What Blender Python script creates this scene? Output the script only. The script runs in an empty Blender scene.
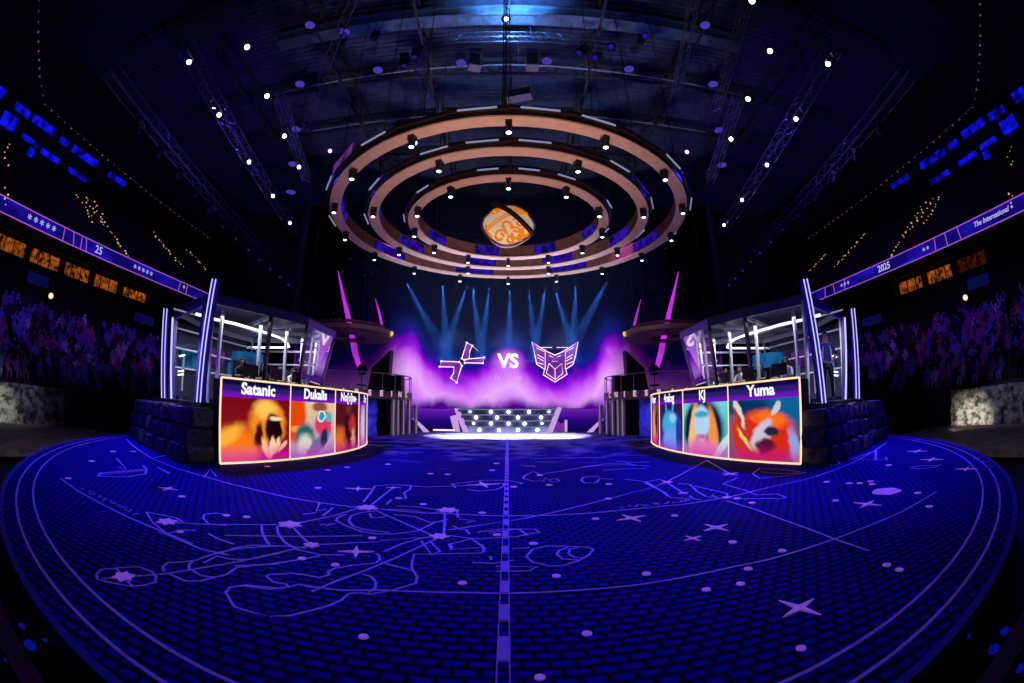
import bpy, bmesh, math, random
from mathutils import Vector, Matrix
random.seed(7)
SC = bpy.context.scene
COL = SC.collection
PI = math.pi

# ------------------------------------------------------------------ camera, world, exposure
EYE = Vector((0.0, 0.0, 1.6))
YAW, PITCH, FPX = math.radians(0.53), math.radians(9.0), 430.0
cam_d = bpy.data.cameras.new('camera')
cam = bpy.data.objects.new('camera', cam_d); COL.objects.link(cam)
cam.location = EYE
cam.rotation_euler = (PI / 2 + PITCH, 0, -YAW)
cam_d.type = 'PANO'                      # the photograph was taken with an (equidistant) fisheye lens
cam_d.sensor_width = 36.0; cam_d.sensor_height = 24.0; cam_d.sensor_fit = 'HORIZONTAL'
cam_d.panorama_type = 'FISHEYE_LENS_POLYNOMIAL'
cam_d.fisheye_fov = math.radians(200)
cam_d.fisheye_polynomial_k0 = 0.0
cam_d.fisheye_polynomial_k1 = -(1024 / 36.0) / FPX
cam_d.fisheye_polynomial_k2 = 0.0; cam_d.fisheye_polynomial_k3 = 0.0; cam_d.fisheye_polynomial_k4 = 0.0
cam_d.clip_start = 0.05; cam_d.clip_end = 300
SC.camera = cam
w = bpy.data.worlds.new('world'); SC.world = w; w.use_nodes = True
w.node_tree.nodes['Background'].inputs[0].default_value = (0.02, 0.008, 0.16, 1)
w.node_tree.nodes['Background'].inputs[1].default_value = 0.012
SC.view_settings.view_transform = 'Standard'; SC.view_settings.look = 'None'
SC.view_settings.exposure = 0.0; SC.view_settings.gamma = 1.0; SC.view_settings.use_curve_mapping = False
SC.cycles.max_bounces = 5; SC.cycles.diffuse_bounces = 2; SC.cycles.glossy_bounces = 3
SC.cycles.transmission_bounces = 5; SC.cycles.transparent_max_bounces = 12; SC.cycles.volume_bounces = 0
SC.cycles.sample_clamp_indirect = 3.0

def _ray(px, py):
    x, y = px - 512, 341.5 - py
    r = math.hypot(x, y) or 1e-9; t = r / FPX
    v = Vector((math.sin(t) * x / r, math.cos(t), math.sin(t) * y / r))
    c, s = math.cos(PITCH), math.sin(PITCH)
    v = Vector((v.x, v.y * c - v.z * s, v.y * s + v.z * c))
    c, s = math.cos(YAW), math.sin(YAW)
    return Vector((v.x * c + v.y * s, -v.x * s + v.y * c, v.z))
def on_z(px, py, z): d = _ray(px, py); return EYE + d * ((z - EYE.z) / d.z)
def on_x(px, py, x): d = _ray(px, py); return EYE + d * (x / d.x)
def on_y(px, py, y): d = _ray(px, py); return EYE + d * (y / d.y)
def at_d(px, py, dist): d = _ray(px, py); return EYE + d * (dist / math.hypot(d.x, d.y))

# ------------------------------------------------------------------ lights of the show rig, and added fills
def look(o, target):
    o.rotation_euler = (Vector(target) - o.location).to_track_quat('-Z', 'Y').to_euler()
def spot(name, loc, target, color, power, size_deg=40, blend=0.6, r=0.15):
    l = bpy.data.lights.new(name, 'SPOT'); l.color = color; l.energy = power
    l.spot_size = math.radians(size_deg); l.spot_blend = blend; l.shadow_soft_size = r
    o = bpy.data.objects.new(name, l); COL.objects.link(o); o.location = loc; look(o, target); return o
def area(name, loc, target, color, power, sx, sy=None):
    l = bpy.data.lights.new(name, 'AREA'); l.color = color; l.energy = power
    l.shape = 'RECTANGLE'; l.size = sx; l.size_y = sy or sx
    o = bpy.data.objects.new(name, l); COL.objects.link(o); o.location = loc; look(o, target); return o
BLUE = (0.045, 0.012, 1.0)
for s in (-1, 1):
    spot('stage_wash_light', (s * 15, 14, 15.8), (s * 8.3, 8.8, 0), BLUE, 17000, 40, 1.0)
    spot('stage_wash_light', (s * 13, 19, 15.8), (s * 3.5, 11.0, 0), BLUE, 17500, 44, 1.0)
    spot('stage_wash_light', (s * 12.5, 17, 15.8), (s * 3, 19, 0), BLUE, 6500, 52, 1.0)
    spot('stage_wash_light', (s * 16, 18, 15.8), (s * 10.5, 12.0, 0.5), BLUE, 5000, 40, 1.0)
    spot('rim_wash_light', (s * 14.5, 9, 15.8), (s * 7, 3.0, 0), BLUE, 600, 80, 1.0)
    spot('wall_spot_light', (s * 20.0, 7.0 if s < 0 else 12.4, -0.6), (s * 23.5, 8.8 if s < 0 else 12.7, -0.35), (1.0, 0.93, 0.78), 1100, 54, 1.0, 0.05)
    spot('wall_spot_light', (s * 18.5, 11.0, 4.0), (s * 23.5, 10.5, 0.2), (0.55, 0.55, 1.0), 200, 50, 1.0, 0.1)
    spot('crowd_wash_light', (s * 20, 9, 15), (s * 31, 15, 5), (0.22, 0.07, 1.0), 1800, 62, 1.0, 0.2)
    spot('crowd_wash_light', (s * 21, 22, 15), (s * 31, 24, 5), (0.34, 0.08, 0.9), 1000, 62, 1.0, 0.2)
    spot('truss_wash_light', (s * 9, 14, 9), (s * 22, 24, 17), (0.16, 0.08, 1.0), 2600, 90, 1.0, 0.2)
    spot('roof_wash_light', (s * 7, 15, 12), (s * 8, 22, 26), (0.10, 0.12, 1.0), 420, 75, 1.0, 0.3)
    spot('podium_wash_light', (s * 5, 18, 10), (s * 9, 24, 3), (0.55, 0.12, 1.0), 420, 70, 1.0, 0.2)
    spot('booth_wash_light', (s * 9, 3.5, 9), (s * 9.6, 10.0, 1.6), (0.06, 0.03, 1.0), 1700, 44, 1.0, 0.2)
for x_ in (-2.6, 0.0, 2.6): spot('blinder_wash_light', (x_, 16.5, 8.2), (x_ * 1.0, 25.0, 0), (0.9, 0.88, 1.0), 42000, 24, 0.8, 0.1)  # added spots, stand in for the blinders' glare on the floor
spot('doorway_key_light', (7.9, 7.4, 3.9), (9.0, 9.3, 2.7), (0.9, 0.85, 1.0), 70, 34, 0.8, 0.1)  # added spot, only brightens the person in the doorway
spot('front_fill_light', (0, 5.5, 0.4), (0, 12.0, 8.6), (1.0, 0.62, 0.42), 2300, 82, 1.0, 0.3)  # added warm fill from the floor for the ring undersides
spot('ring_uplight', (0, 17.5, 0.2), (0, 21.5, 8.6), (0.66, 0.66, 1.0), 5200, 95, 1.0, 0.3)  # added uplight, stands in for lilac backdrop glow under the rings
spot('roof_beam_light', (0, 15.0, 22.6), (0, 17.3, 24.4), (0.16, 0.42, 1.0), 2400, 110, 1.0, 0.1)
for s in (-1, 1):
    area('booth_ceiling_light', (s * 9.2, 13.2, 4.2), (s * 9.2, 13.2, 0), (0.85, 0.88, 1.0), 170, 2.6, 4.0)  # added area fill, brightens the booth interior
    spot('portal_light', (s * 9.3, 9.6, 4.0), (s * 9.4, 10.4, 1.4), (0.55, 0.55, 1.0), 420, 75, 1.0, 0.1)  # added to brighten the entrance and the person in it
    area('booth_ceiling_light', (s * 8.6, 16.2, 4.2), (s * 8.6, 16.2, 0), (0.85, 0.8, 1.0), 90, 1.6, 1.6)  # second added fill, for the far end of the booth
    spot('podium_blue_light', (s * 4.0, 19.0, 6), (s * 8.6, 21.5, 1.0), (0.05, 0.05, 1.0), 1500, 40, 1.0, 0.2)  # extra spot added to brighten the podium's blue rock cladding

# ------------------------------------------------------------------ materials
def s2l(c): c /= 255.0; return c / 12.92 if c <= 0.04045 else ((c + 0.055) / 1.055) ** 2.4
def rgb(r, g, b): return (s2l(r), s2l(g), s2l(b), 1.0)
M = {}
def mat(name, color, rough=0.6, metal=0.0, noise=0.0, scale=8.0, spec=0.5, bump=0.0):
    m = bpy.data.materials.new(name); m.use_nodes = True; nt = m.node_tree; b = nt.nodes['Principled BSDF']
    b.inputs['Roughness'].default_value = rough; b.inputs['Metallic'].default_value = metal
    b.inputs['Specular IOR Level'].default_value = spec
    c = color if len(color) == 4 else (*color, 1)
    if noise or bump:
        tc = nt.nodes.new('ShaderNodeTexCoord'); n = nt.nodes.new('ShaderNodeTexNoise'); n.inputs['Scale'].default_value = scale; n.inputs['Detail'].default_value = 5
        nt.links.new(tc.outputs['Object'], n.inputs['Vector'])
        mr = nt.nodes.new('ShaderNodeMapRange'); mr.inputs['From Min'].default_value = 0.3; mr.inputs['From Max'].default_value = 0.7
        mr.inputs['To Min'].default_value = 1 - noise; mr.inputs['To Max'].default_value = 1 + noise
        nt.links.new(n.outputs['Fac'], mr.inputs['Value'])
        mx = nt.nodes.new('ShaderNodeVectorMath'); mx.operation = 'SCALE'; mx.inputs[0].default_value = c[:3]
        nt.links.new(mr.outputs['Result'], mx.inputs['Scale']); nt.links.new(mx.outputs[0], b.inputs['Base Color'])
        if bump:
            bp = nt.nodes.new('ShaderNodeBump'); bp.inputs['Strength'].default_value = bump; bp.inputs['Distance'].default_value = 0.05
            nt.links.new(n.outputs['Fac'], bp.inputs['Height']); nt.links.new(bp.outputs['Normal'], b.inputs['Normal'])
    else:
        b.inputs['Base Color'].default_value = c
    M[name] = m; return m
def glow(name, color, strength=1.0, vary=0.0, scale=6.0):
    m = bpy.data.materials.new(name); m.use_nodes = True; nt = m.node_tree; nt.nodes.remove(nt.nodes['Principled BSDF'])
    e = nt.nodes.new('ShaderNodeEmission'); e.inputs['Color'].default_value = color if len(color) == 4 else (*color, 1)
    e.inputs['Strength'].default_value = strength
    if vary:
        tc = nt.nodes.new('ShaderNodeTexCoord'); n = nt.nodes.new('ShaderNodeTexNoise'); n.inputs['Scale'].default_value = scale
        nt.links.new(tc.outputs['Object'], n.inputs['Vector'])
        mr = nt.nodes.new('ShaderNodeMapRange'); mr.inputs['From Min'].default_value = 0.35; mr.inputs['From Max'].default_value = 0.65
        mr.inputs['To Min'].default_value = strength * (1 - vary); mr.inputs['To Max'].default_value = strength * (1 + vary)
        nt.links.new(n.outputs['Fac'], mr.inputs['Value']); nt.links.new(mr.outputs['Result'], e.inputs['Strength'])
    nt.links.new(e.outputs[0], nt.nodes['Material Output'].inputs['Surface'])
    M[name] = m; return m
mat('black', (0.006, 0.006, 0.010), 0.7)
mat('black_paint', (0.012, 0.012, 0.02), 0.45)
mat('dark_metal', (0.05, 0.05, 0.06), 0.4, 0.6)
mat('truss_metal', (0.22, 0.25, 0.36), 0.35, 0.5)
mat('steel', (0.55, 0.55, 0.6), 0.3, 0.8)
mat('white_frame', (0.7, 0.7, 0.75), 0.35, 0.2)
mat('concrete', (0.05, 0.05, 0.055), 0.85, 0, 0.3, 3)
mat('ground', (0.008, 0.007, 0.012), 0.8, 0, 0.3, 2)
mat('wood_deck', (0.42, 0.31, 0.23), 0.55, 0, 0.5, 2.5)
mat('roof_sheet', (0.12, 0.16, 0.30), 0.5, 0.3, 0.3, 1.5)
mat('roof_steel', (0.10, 0.10, 0.13), 0.5, 0.3)
mat('duct', (0.25, 0.45, 0.65), 0.35, 0.5, 0.4, 1.3)
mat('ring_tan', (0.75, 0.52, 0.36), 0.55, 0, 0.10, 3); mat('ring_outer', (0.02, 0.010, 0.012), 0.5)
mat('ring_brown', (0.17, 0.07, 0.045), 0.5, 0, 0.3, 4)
mat('fin_brown', (0.50, 0.30, 0.24), 0.5)
mat('block_stone', (0.10, 0.10, 0.13), 0.85, 0, 0.6, 5, bump=0.8)
mat('gold', (0.75, 0.45, 0.14), 0.3, 0.7)
mat('cream', (0.80, 0.66, 0.45), 0.5)
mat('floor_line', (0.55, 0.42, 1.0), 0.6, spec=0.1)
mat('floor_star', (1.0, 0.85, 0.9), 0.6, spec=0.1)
for k_, e_ in (('floor_line', 0.03), ('floor_star', 0.22)):   # weak violet glow added to the print, which is no lamp
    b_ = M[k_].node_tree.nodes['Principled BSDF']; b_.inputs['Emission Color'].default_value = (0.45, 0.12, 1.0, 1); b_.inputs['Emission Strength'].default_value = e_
mat('floor_rim', (0.03, 0.03, 0.35), 0.5)
mat('maroon_rail', (0.10, 0.004, 0.02), 0.7)
mat('booth_black', (0.012, 0.012, 0.02), 0.25)
mat('skin', (0.55, 0.30, 0.20), 0.55); mat('hair', (0.02, 0.014, 0.01), 0.6)
mat('cloth_navy', (0.03, 0.04, 0.16), 0.8); mat('cloth_white', (0.75, 0.75, 0.75), 0.8); mat('cloth_dark', (0.02, 0.02, 0.03), 0.8)
mat('cloth_trim', (0.55, 0.6, 0.7), 0.8)
CROWD = [mat('crowd_violet', (0.36, 0.14, 0.5), 0.8), mat('crowd_blue', (0.2, 0.25, 0.8), 0.8), mat('crowd_pale', (0.75, 0.7, 0.85), 0.8), mat('crowd_dark', (0.03, 0.03, 0.05), 0.8), mat('crowd_rose', (0.5, 0.14, 0.25), 0.8)]
glow('lamp_white', rgb(240, 240, 255), 6.0)
glow('lamp_violet', rgb(130, 90, 255), 12.0)
glow('strip_white', rgb(230, 232, 255), 2.6)
glow('strip_blue', rgb(185, 175, 255), 1.5)
glow('strip_soft', rgb(170, 175, 215), 0.55)
glow('screen_gold', rgb(255, 215, 165), 1.25)
glow('lettering_white', rgb(255, 250, 255), 1.1)
glow('ribbon_edge', rgb(190, 90, 235), 0.8)
glow('ribbon_text', rgb(205, 200, 255), 0.8)
glow('suite_orange', rgb(185, 92, 25), 0.40, 0.95, 2.6)
glow('suite_red', rgb(110, 40, 20), 0.16, 0.9, 2.4)
glow('aisle_glow', rgb(255, 190, 120), 0.8)
glow('aisle_dim', rgb(190, 120, 110), 0.35)
glow('gallery_blue', rgb(15, 18, 225), 0.6, 0.9, 0.9)
glow('haybay_glow', rgb(82, 60, 190), 0.75)
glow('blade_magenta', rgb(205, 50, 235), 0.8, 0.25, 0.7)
glow('glyph_blue', rgb(45, 20, 170), 0.55, 0.8, 3.0)
glow('blinder', rgb(250, 248, 255), 9.0)
glow('slope_pink', rgb(215, 170, 240), 0.85)
glow('emblem_line', rgb(250, 215, 255), 1.5)
glow('emblem_fill', rgb(150, 60, 195), 0.6, 0.3, 1.0)
glow('monitor_blue', rgb(30, 60, 190), 0.5, 0.9, 3.0)
glow('monitor_cyan', rgb(30, 150, 215), 0.6, 0.9, 4.0)
glow('phone_blue', rgb(20, 25, 200), 0.35)
glow('warm_bulb', rgb(255, 215, 170), 1.5)
glow('letter_pink', rgb(235, 190, 225), 0.8)
glow('teal_glow', rgb(40, 110, 170), 0.5, 0.6, 1.5)
glow('magenta_glow', rgb(130, 60, 160), 0.35, 0.7, 1.5)

# glass
g = bpy.data.materials.new('booth_glass'); g.use_nodes = True; nt = g.node_tree
b = nt.nodes['Principled BSDF']; nt.nodes.remove(b)
tr = nt.nodes.new('ShaderNodeBsdfTransparent'); tr.inputs[0].default_value = (0.86, 0.88, 0.95, 1)
gl = nt.nodes.new('ShaderNodeBsdfGlossy'); gl.inputs['Roughness'].default_value = 0.03; gl.inputs['Color'].default_value = (0.5, 0.5, 0.6, 1)
fr = nt.nodes.new('ShaderNodeFresnel'); fr.inputs['IOR'].default_value = 1.10
mx = nt.nodes.new('ShaderNodeMixShader'); nt.links.new(fr.outputs[0], mx.inputs[0]); nt.links.new(tr.outputs[0], mx.inputs[1]); nt.links.new(gl.outputs[0], mx.inputs[2])
nt.links.new(mx.outputs[0], nt.nodes['Material Output'].inputs['Surface']); M['booth_glass'] = g

# perforated stage tiles: rows of dashes on a blue printed floor
m = bpy.data.materials.new('stage_tiles'); m.use_nodes = True; nt = m.node_tree; b = nt.nodes['Principled BSDF']
tc = nt.nodes.new('ShaderNodeTexCoord'); nz = nt.nodes.new('ShaderNodeTexNoise'); nz.inputs['Scale'].default_value = 0.35; nz.inputs['Detail'].default_value = 3
br = nt.nodes.new('ShaderNodeTexBrick'); br.offset = 0.5
br.inputs['Scale'].default_value = 1.0; br.inputs['Brick Width'].default_value = 0.165; br.inputs['Row Height'].default_value = 0.105
br.inputs['Mortar Size'].default_value = 0.050; br.inputs['Mortar Smooth'].default_value = 1.0; br.inputs['Bias'].default_value = 0
br.inputs['Color1'].default_value = (0.016, 0.014, 0.52, 1); br.inputs['Color2'].default_value = (0.012, 0.011, 0.44, 1); br.inputs['Mortar'].default_value = (0.002, 0.002, 0.012, 1)
nt.links.new(tc.outputs['Object'], br.inputs['Vector']); nt.links.new(tc.outputs['Object'], nz.inputs['Vector'])
mr = nt.nodes.new('ShaderNodeMapRange'); mr.inputs['To Min'].default_value = 0.65; mr.inputs['To Max'].default_value = 1.35
nt.links.new(nz.outputs['Fac'], mr.inputs['Value'])
sc = nt.nodes.new('ShaderNodeVectorMath'); sc.operation = 'SCALE'; nt.links.new(br.outputs['Color'], sc.inputs[0]); nt.links.new(mr.outputs['Result'], sc.inputs['Scale'])
# pale cloud print towards the stairs, also painting in the white pool of light
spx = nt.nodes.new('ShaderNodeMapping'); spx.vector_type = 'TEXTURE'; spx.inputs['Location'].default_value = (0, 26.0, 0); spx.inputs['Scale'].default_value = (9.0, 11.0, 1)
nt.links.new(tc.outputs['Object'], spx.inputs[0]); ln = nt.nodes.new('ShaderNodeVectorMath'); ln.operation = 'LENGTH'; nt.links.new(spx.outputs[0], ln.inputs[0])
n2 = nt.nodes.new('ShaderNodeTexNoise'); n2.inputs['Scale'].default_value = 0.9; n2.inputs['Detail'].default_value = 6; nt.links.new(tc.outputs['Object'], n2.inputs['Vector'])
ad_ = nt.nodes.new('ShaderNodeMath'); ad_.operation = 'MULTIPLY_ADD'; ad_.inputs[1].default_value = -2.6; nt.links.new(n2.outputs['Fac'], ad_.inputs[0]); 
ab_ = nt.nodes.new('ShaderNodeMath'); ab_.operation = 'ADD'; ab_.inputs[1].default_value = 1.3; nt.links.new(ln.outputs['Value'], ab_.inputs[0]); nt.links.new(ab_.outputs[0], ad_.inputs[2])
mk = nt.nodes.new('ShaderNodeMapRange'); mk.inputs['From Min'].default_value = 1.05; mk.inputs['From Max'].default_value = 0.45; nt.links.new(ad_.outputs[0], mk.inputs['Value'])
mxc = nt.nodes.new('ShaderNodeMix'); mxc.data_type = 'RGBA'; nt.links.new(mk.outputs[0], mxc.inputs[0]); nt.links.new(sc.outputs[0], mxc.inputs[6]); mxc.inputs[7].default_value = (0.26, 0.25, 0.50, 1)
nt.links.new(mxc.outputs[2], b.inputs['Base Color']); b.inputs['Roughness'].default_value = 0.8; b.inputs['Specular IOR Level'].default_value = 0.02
M['stage_tiles'] = m

# rock faces
def rock_mat(name, dark, light):
    m = bpy.data.materials.new(name); m.use_nodes = True; nt = m.node_tree; b = nt.nodes['Principled BSDF']
    tc = nt.nodes.new('ShaderNodeTexCoord'); n = nt.nodes.new('ShaderNodeTexNoise'); n.inputs['Scale'].default_value = 2.4; n.inputs['Detail'].default_value = 12; n.inputs['Roughness'].default_value = 0.68; n.inputs['Distortion'].default_value = 0.25
    nt.links.new(tc.outputs['Object'], n.inputs['Vector'])
    r = nt.nodes.new('ShaderNodeValToRGB'); r.color_ramp.elements[0].position = 0.42; r.color_ramp.elements[0].color = dark; r.color_ramp.elements[1].position = 0.58; r.color_ramp.elements[1].color = light
    nt.links.new(n.outputs['Fac'], r.inputs[0]); nt.links.new(r.outputs[0], b.inputs['Base Color']); b.inputs['Roughness'].default_value = 0.9
    bp = nt.nodes.new('ShaderNodeBump'); bp.inputs['Strength'].default_value = 1.0; bp.inputs['Distance'].default_value = 0.25
    nt.links.new(n.outputs['Fac'], bp.inputs['Height']); nt.links.new(bp.outputs[0], b.inputs['Normal'])
    M[name] = m
rock_mat('rock', (0.05, 0.05, 0.05, 1), (0.62, 0.60, 0.53, 1))

def canvas(name, low, high, blobs, strength=1.0, warp=0.10, wscale=4.0, foot=None):
    """An LED picture on UV: a vertical gradient with soft colour shapes (cx, cy, rx, ry, angle, colour, softness)."""
    m = bpy.data.materials.new(name); m.use_nodes = True; nt = m.node_tree; nt.nodes.remove(nt.nodes['Principled BSDF']); N = nt.nodes.new; Lk = nt.links.new
    uv = N('ShaderNodeUVMap'); nz = N('ShaderNodeTexNoise'); nz.inputs['Scale'].default_value = wscale; nz.inputs['Detail'].default_value = 4
    Lk(uv.outputs[0], nz.inputs['Vector'])
    s1 = N('ShaderNodeVectorMath'); s1.operation = 'SUBTRACT'; s1.inputs[1].default_value = (0.5, 0.5, 0.5); Lk(nz.outputs['Color'], s1.inputs[0])
    s2 = N('ShaderNodeVectorMath'); s2.operation = 'SCALE'; s2.inputs['Scale'].default_value = warp; Lk(s1.outputs[0], s2.inputs[0])
    ad = N('ShaderNodeVectorMath'); Lk(uv.outputs[0], ad.inputs[0]); Lk(s2.outputs[0], ad.inputs[1])
    fl = N('ShaderNodeVectorMath'); fl.operation = 'MULTIPLY'; fl.inputs[1].default_value = (1, 1, 0); Lk(ad.outputs[0], fl.inputs[0])
    sp = N('ShaderNodeSeparateXYZ'); Lk(fl.outputs[0], sp.inputs[0])
    def mixc(fac, a, b):
        x = N('ShaderNodeMix'); x.data_type = 'RGBA'
        if hasattr(fac, 'links') or not isinstance(fac, float): Lk(fac, x.inputs[0])
        if isinstance(a, tuple): x.inputs[6].default_value = a
        else: Lk(a, x.inputs[6])
        if isinstance(b, tuple): x.inputs[7].default_value = b
        else: Lk(b, x.inputs[7])
        return x.outputs[2]
    cur = mixc(sp.outputs[1], low, high)
    for (cx, cy, rx, ry, ang, colr, soft) in blobs:
        mp = N('ShaderNodeMapping'); mp.vector_type = 'TEXTURE'; mp.inputs['Location'].default_value = (cx, cy, 0); mp.inputs['Rotation'].default_value = (0, 0, math.radians(ang)); mp.inputs['Scale'].default_value = (rx, ry, 1)
        Lk(fl.outputs[0], mp.inputs[0]); ln = N('ShaderNodeVectorMath'); ln.operation = 'LENGTH'; Lk(mp.outputs[0], ln.inputs[0])
        r = N('ShaderNodeMapRange'); r.interpolation_type = 'SMOOTHSTEP'; r.inputs['From Min'].default_value = 1 + soft; r.inputs['From Max'].default_value = 1 - soft
        Lk(ln.outputs['Value'], r.inputs['Value']); cur = mixc(r.outputs['Result'], cur, colr)
    if foot:
        r = N('ShaderNodeMapRange'); r.interpolation_type = 'SMOOTHSTEP'; r.inputs['From Min'].default_value = 0.30; r.inputs['From Max'].default_value = 0.0; r.inputs['To Max'].default_value = 0.75
        Lk(sp.outputs[1], r.inputs['Value']); cur = mixc(r.outputs['Result'], cur, foot)
    e = N('ShaderNodeEmission'); e.inputs['Strength'].default_value = strength; Lk(cur, e.inputs['Color']); Lk(e.outputs[0], nt.nodes['Material Output'].inputs['Surface'])
    M[name] = m; return m

# ------------------------------------------------------------------ mesh helpers
class MB:
    def __init__(self): self.v = []; self.f = []; self.marks = []
    def add(self, vs, fs):
        n = len(self.v); self.marks.append((n, len(self.f))); self.v += [Vector(p) for p in vs]; self.f += [tuple(i + n for i in q) for q in fs]; return self
    def box(self, c, s, rz=0.0, R=None):
        c = Vector(c); h = Vector(s) / 2; Rm = R or Matrix.Rotation(rz, 3, 'Z')
        vs = [c + Rm @ Vector((x * h.x, y * h.y, z * h.z)) for z in (-1, 1) for y in (-1, 1) for x in (-1, 1)]
        return self.add(vs, [(0, 2, 3, 1), (4, 5, 7, 6), (0, 1, 5, 4), (2, 6, 7, 3), (0, 4, 6, 2), (1, 3, 7, 5)])
    def bar(self, p, q, w, h=None, up=(0, 0, 1)):
        p, q = Vector(p), Vector(q); d = (q - p); L = d.length
        if L < 1e-6: return self
        d /= L; up = Vector(up)
        if abs(d.dot(up)) > 0.99: up = Vector((1, 0, 0))
        x = d.cross(up).normalized(); z = x.cross(d); h = h or w
        vs = [e + x * a * w / 2 + z * b * h / 2 for e in (p, q) for a, b in ((-1, -1), (1, -1), (1, 1), (-1, 1))]
        return self.add(vs, [(0, 1, 2, 3), (7, 6, 5, 4), (0, 4, 5, 1), (1, 5, 6, 2), (2, 6, 7, 3), (3, 7, 4, 0)])
    def tube(self, pts, r, n=8, closed=False, cap=True):
        pts = [Vector(p) for p in pts]; k = len(pts); rs = r if isinstance(r, (list, tuple)) else [r] * k; rings = []
        for i, p in enumerate(pts):
            a = pts[(i - 1) % k] if (closed or i > 0) else p; b2 = pts[(i + 1) % k] if (closed or i < k - 1) else p
            d = (b2 - a).normalized(); up = Vector((0, 0, 1)) if abs(d.z) < 0.95 else Vector((1, 0, 0))
            x = d.cross(up).normalized(); z = x.cross(d); rings.append([p + (x * math.cos(t) + z * math.sin(t)) * rs[i] for t in [2 * PI * j / n for j in range(n)]])
        vs = [p for rg in rings for p in rg]; fs = []
        for i in range(k if closed else k - 1):
            for j in range(n):
                a, b2, c, d = i * n + j, i * n + (j + 1) % n, ((i + 1) % k) * n + (j + 1) % n, ((i + 1) % k) * n + j
                fs.append((a, b2, c, d))
        if cap and not closed: fs += [tuple(reversed(range(n))), tuple(range((k - 1) * n, k * n))]
        return self.add(vs, fs)
    def lathe(self, prof, n=16, c=(0, 0, 0), R=None):
        c = Vector(c); R = R or Matrix.Identity(3); vs = []; fs = []
        for (r, z) in prof: vs += [c + R @ Vector((r * math.cos(2 * PI * j / n), r * math.sin(2 * PI * j / n), z)) for j in range(n)]
        for i in range(len(prof) - 1):
            for j in range(n): fs.append((i * n + j, i * n + (j + 1) % n, (i + 1) * n + (j + 1) % n, (i + 1) * n + j))
        fs.append(tuple(reversed(range(n)))); fs.append(tuple(range((len(prof) - 1) * n, len(prof) * n)))
        return self.add(vs, fs)
    def sphere(self, c, r, n=12, sc=(1, 1, 1)):
        m_ = n // 2; prof = [(max(1e-3, math.sin(PI * i / m_)) * r, -math.cos(PI * i / m_) * r) for i in range(m_ + 1)]
        return self.lathe(prof, n, c, Matrix.Diagonal(sc))
    def prism(self, poly, z0, z1):
        n = len(poly); vs = [(x, y, z0) for x, y in poly] + [(x, y, z1) for x, y in poly]
        return self.add(vs, [tuple(reversed(range(n))), tuple(range(n, 2 * n))] + [(i, (i + 1) % n, (i + 1) % n + n, i + n) for i in range(n)])
    def slab(self, poly, thick):
        """a planar polygon given thickness along its normal"""
        P = [Vector(p) for p in poly]; nr = (P[1] - P[0]).cross(P[2] - P[0]).normalized() * thick; n = len(P)
        return self.add(P + [p + nr for p in P], [tuple(reversed(range(n))), tuple(range(n, 2 * n))] + [(i, (i + 1) % n, (i + 1) % n + n, i + n) for i in range(n)])
    def band(self, c, r0, r1, z0, z1, n=64, a0=0.0, a1=2 * PI):
        """annular band, rectangular section"""
        full = abs(a1 - a0 - 2 * PI) < 1e-6; k = n if full else n + 1; vs = []
        for i in range(k):
            a = a0 + (a1 - a0) * i / n; ca, sa = math.cos(a), math.sin(a)
            vs += [(c[0] + r * ca, c[1] + r * sa, z) for r, z in ((r0, z0), (r1, z0), (r1, z1), (r0, z1))]
        fs = []
        for i in range(n):
            a, b2 = i * 4, ((i + 1) % k) * 4
            fs += [(a + j, a + (j + 1) % 4, b2 + (j + 1) % 4, b2 + j) for j in range(4)]
        if not full: fs += [(3, 2, 1, 0), tuple(n * 4 + j for j in range(4))]
        return self.add(vs, fs)
    def each(self, name, material, parent=None, smooth=False, local=False):
        """every added piece becomes a part of its own"""
        ms = self.marks + [(len(self.v), len(self.f))]; out = []
        for (a, fa), (b, fb) in zip(ms, ms[1:]):
            m_ = MB(); m_.v = self.v[a:b]; m_.f = [tuple(i - a for i in q) for q in self.f[fa:fb]]; out.append(m_.build(name, material, parent, smooth, None, local))
        return out
    def build(self, name, material, parent=None, smooth=False, label=None, local=False):
        me = bpy.data.meshes.new(name); off = parent.location if (parent is not None and not local) else Vector((0, 0, 0))
        if parent is not None and not local and parent.parent is not None: off = off + parent.parent.location
        me.from_pydata([tuple(p - off) for p in self.v], [], self.f)
        bm = bmesh.new(); bm.from_mesh(me); bmesh.ops.recalc_face_normals(bm, faces=bm.faces); bm.to_mesh(me); bm.free()
        if smooth: me.polygons.foreach_set('use_smooth', [True] * len(me.polygons))
        if isinstance(material, str): material = M[material]
        me.materials.append(material); me.update()
        o = bpy.data.objects.new(name, me); COL.objects.link(o)
        if parent is not None: o.parent = parent
        if label: o['label'] = label
        return o
def tag(o, label, cat, group=None, kind=None):
    o['label'] = label; o['category'] = cat
    if group: o['group'] = group
    if kind: o['kind'] = kind
    return o
def thing(name, label, cat, loc=(0, 0, 0), group=None):
    o = bpy.data.objects.new(name, None); COL.objects.link(o); o.location = loc; o.empty_display_size = 0.2
    return tag(o, label, cat, group)
def struct(o, label=None, cat=None):
    o['kind'] = 'structure'
    if label: o['label'] = label
    if cat: o['category'] = cat
    return o
def copy_tree(o, loc=None, rot=None, label=None, group=None, parent=None, scale=None):
    c = o.copy(); COL.objects.link(c); c.parent = parent
    if loc is not None: c.location = loc
    if rot is not None: c.rotation_euler = rot
    if scale is not None: c.scale = scale
    if label: c['label'] = label
    if group: c['group'] = group
    for ch in list(o.children): copy_tree(ch, parent=c)
    return c
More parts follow.
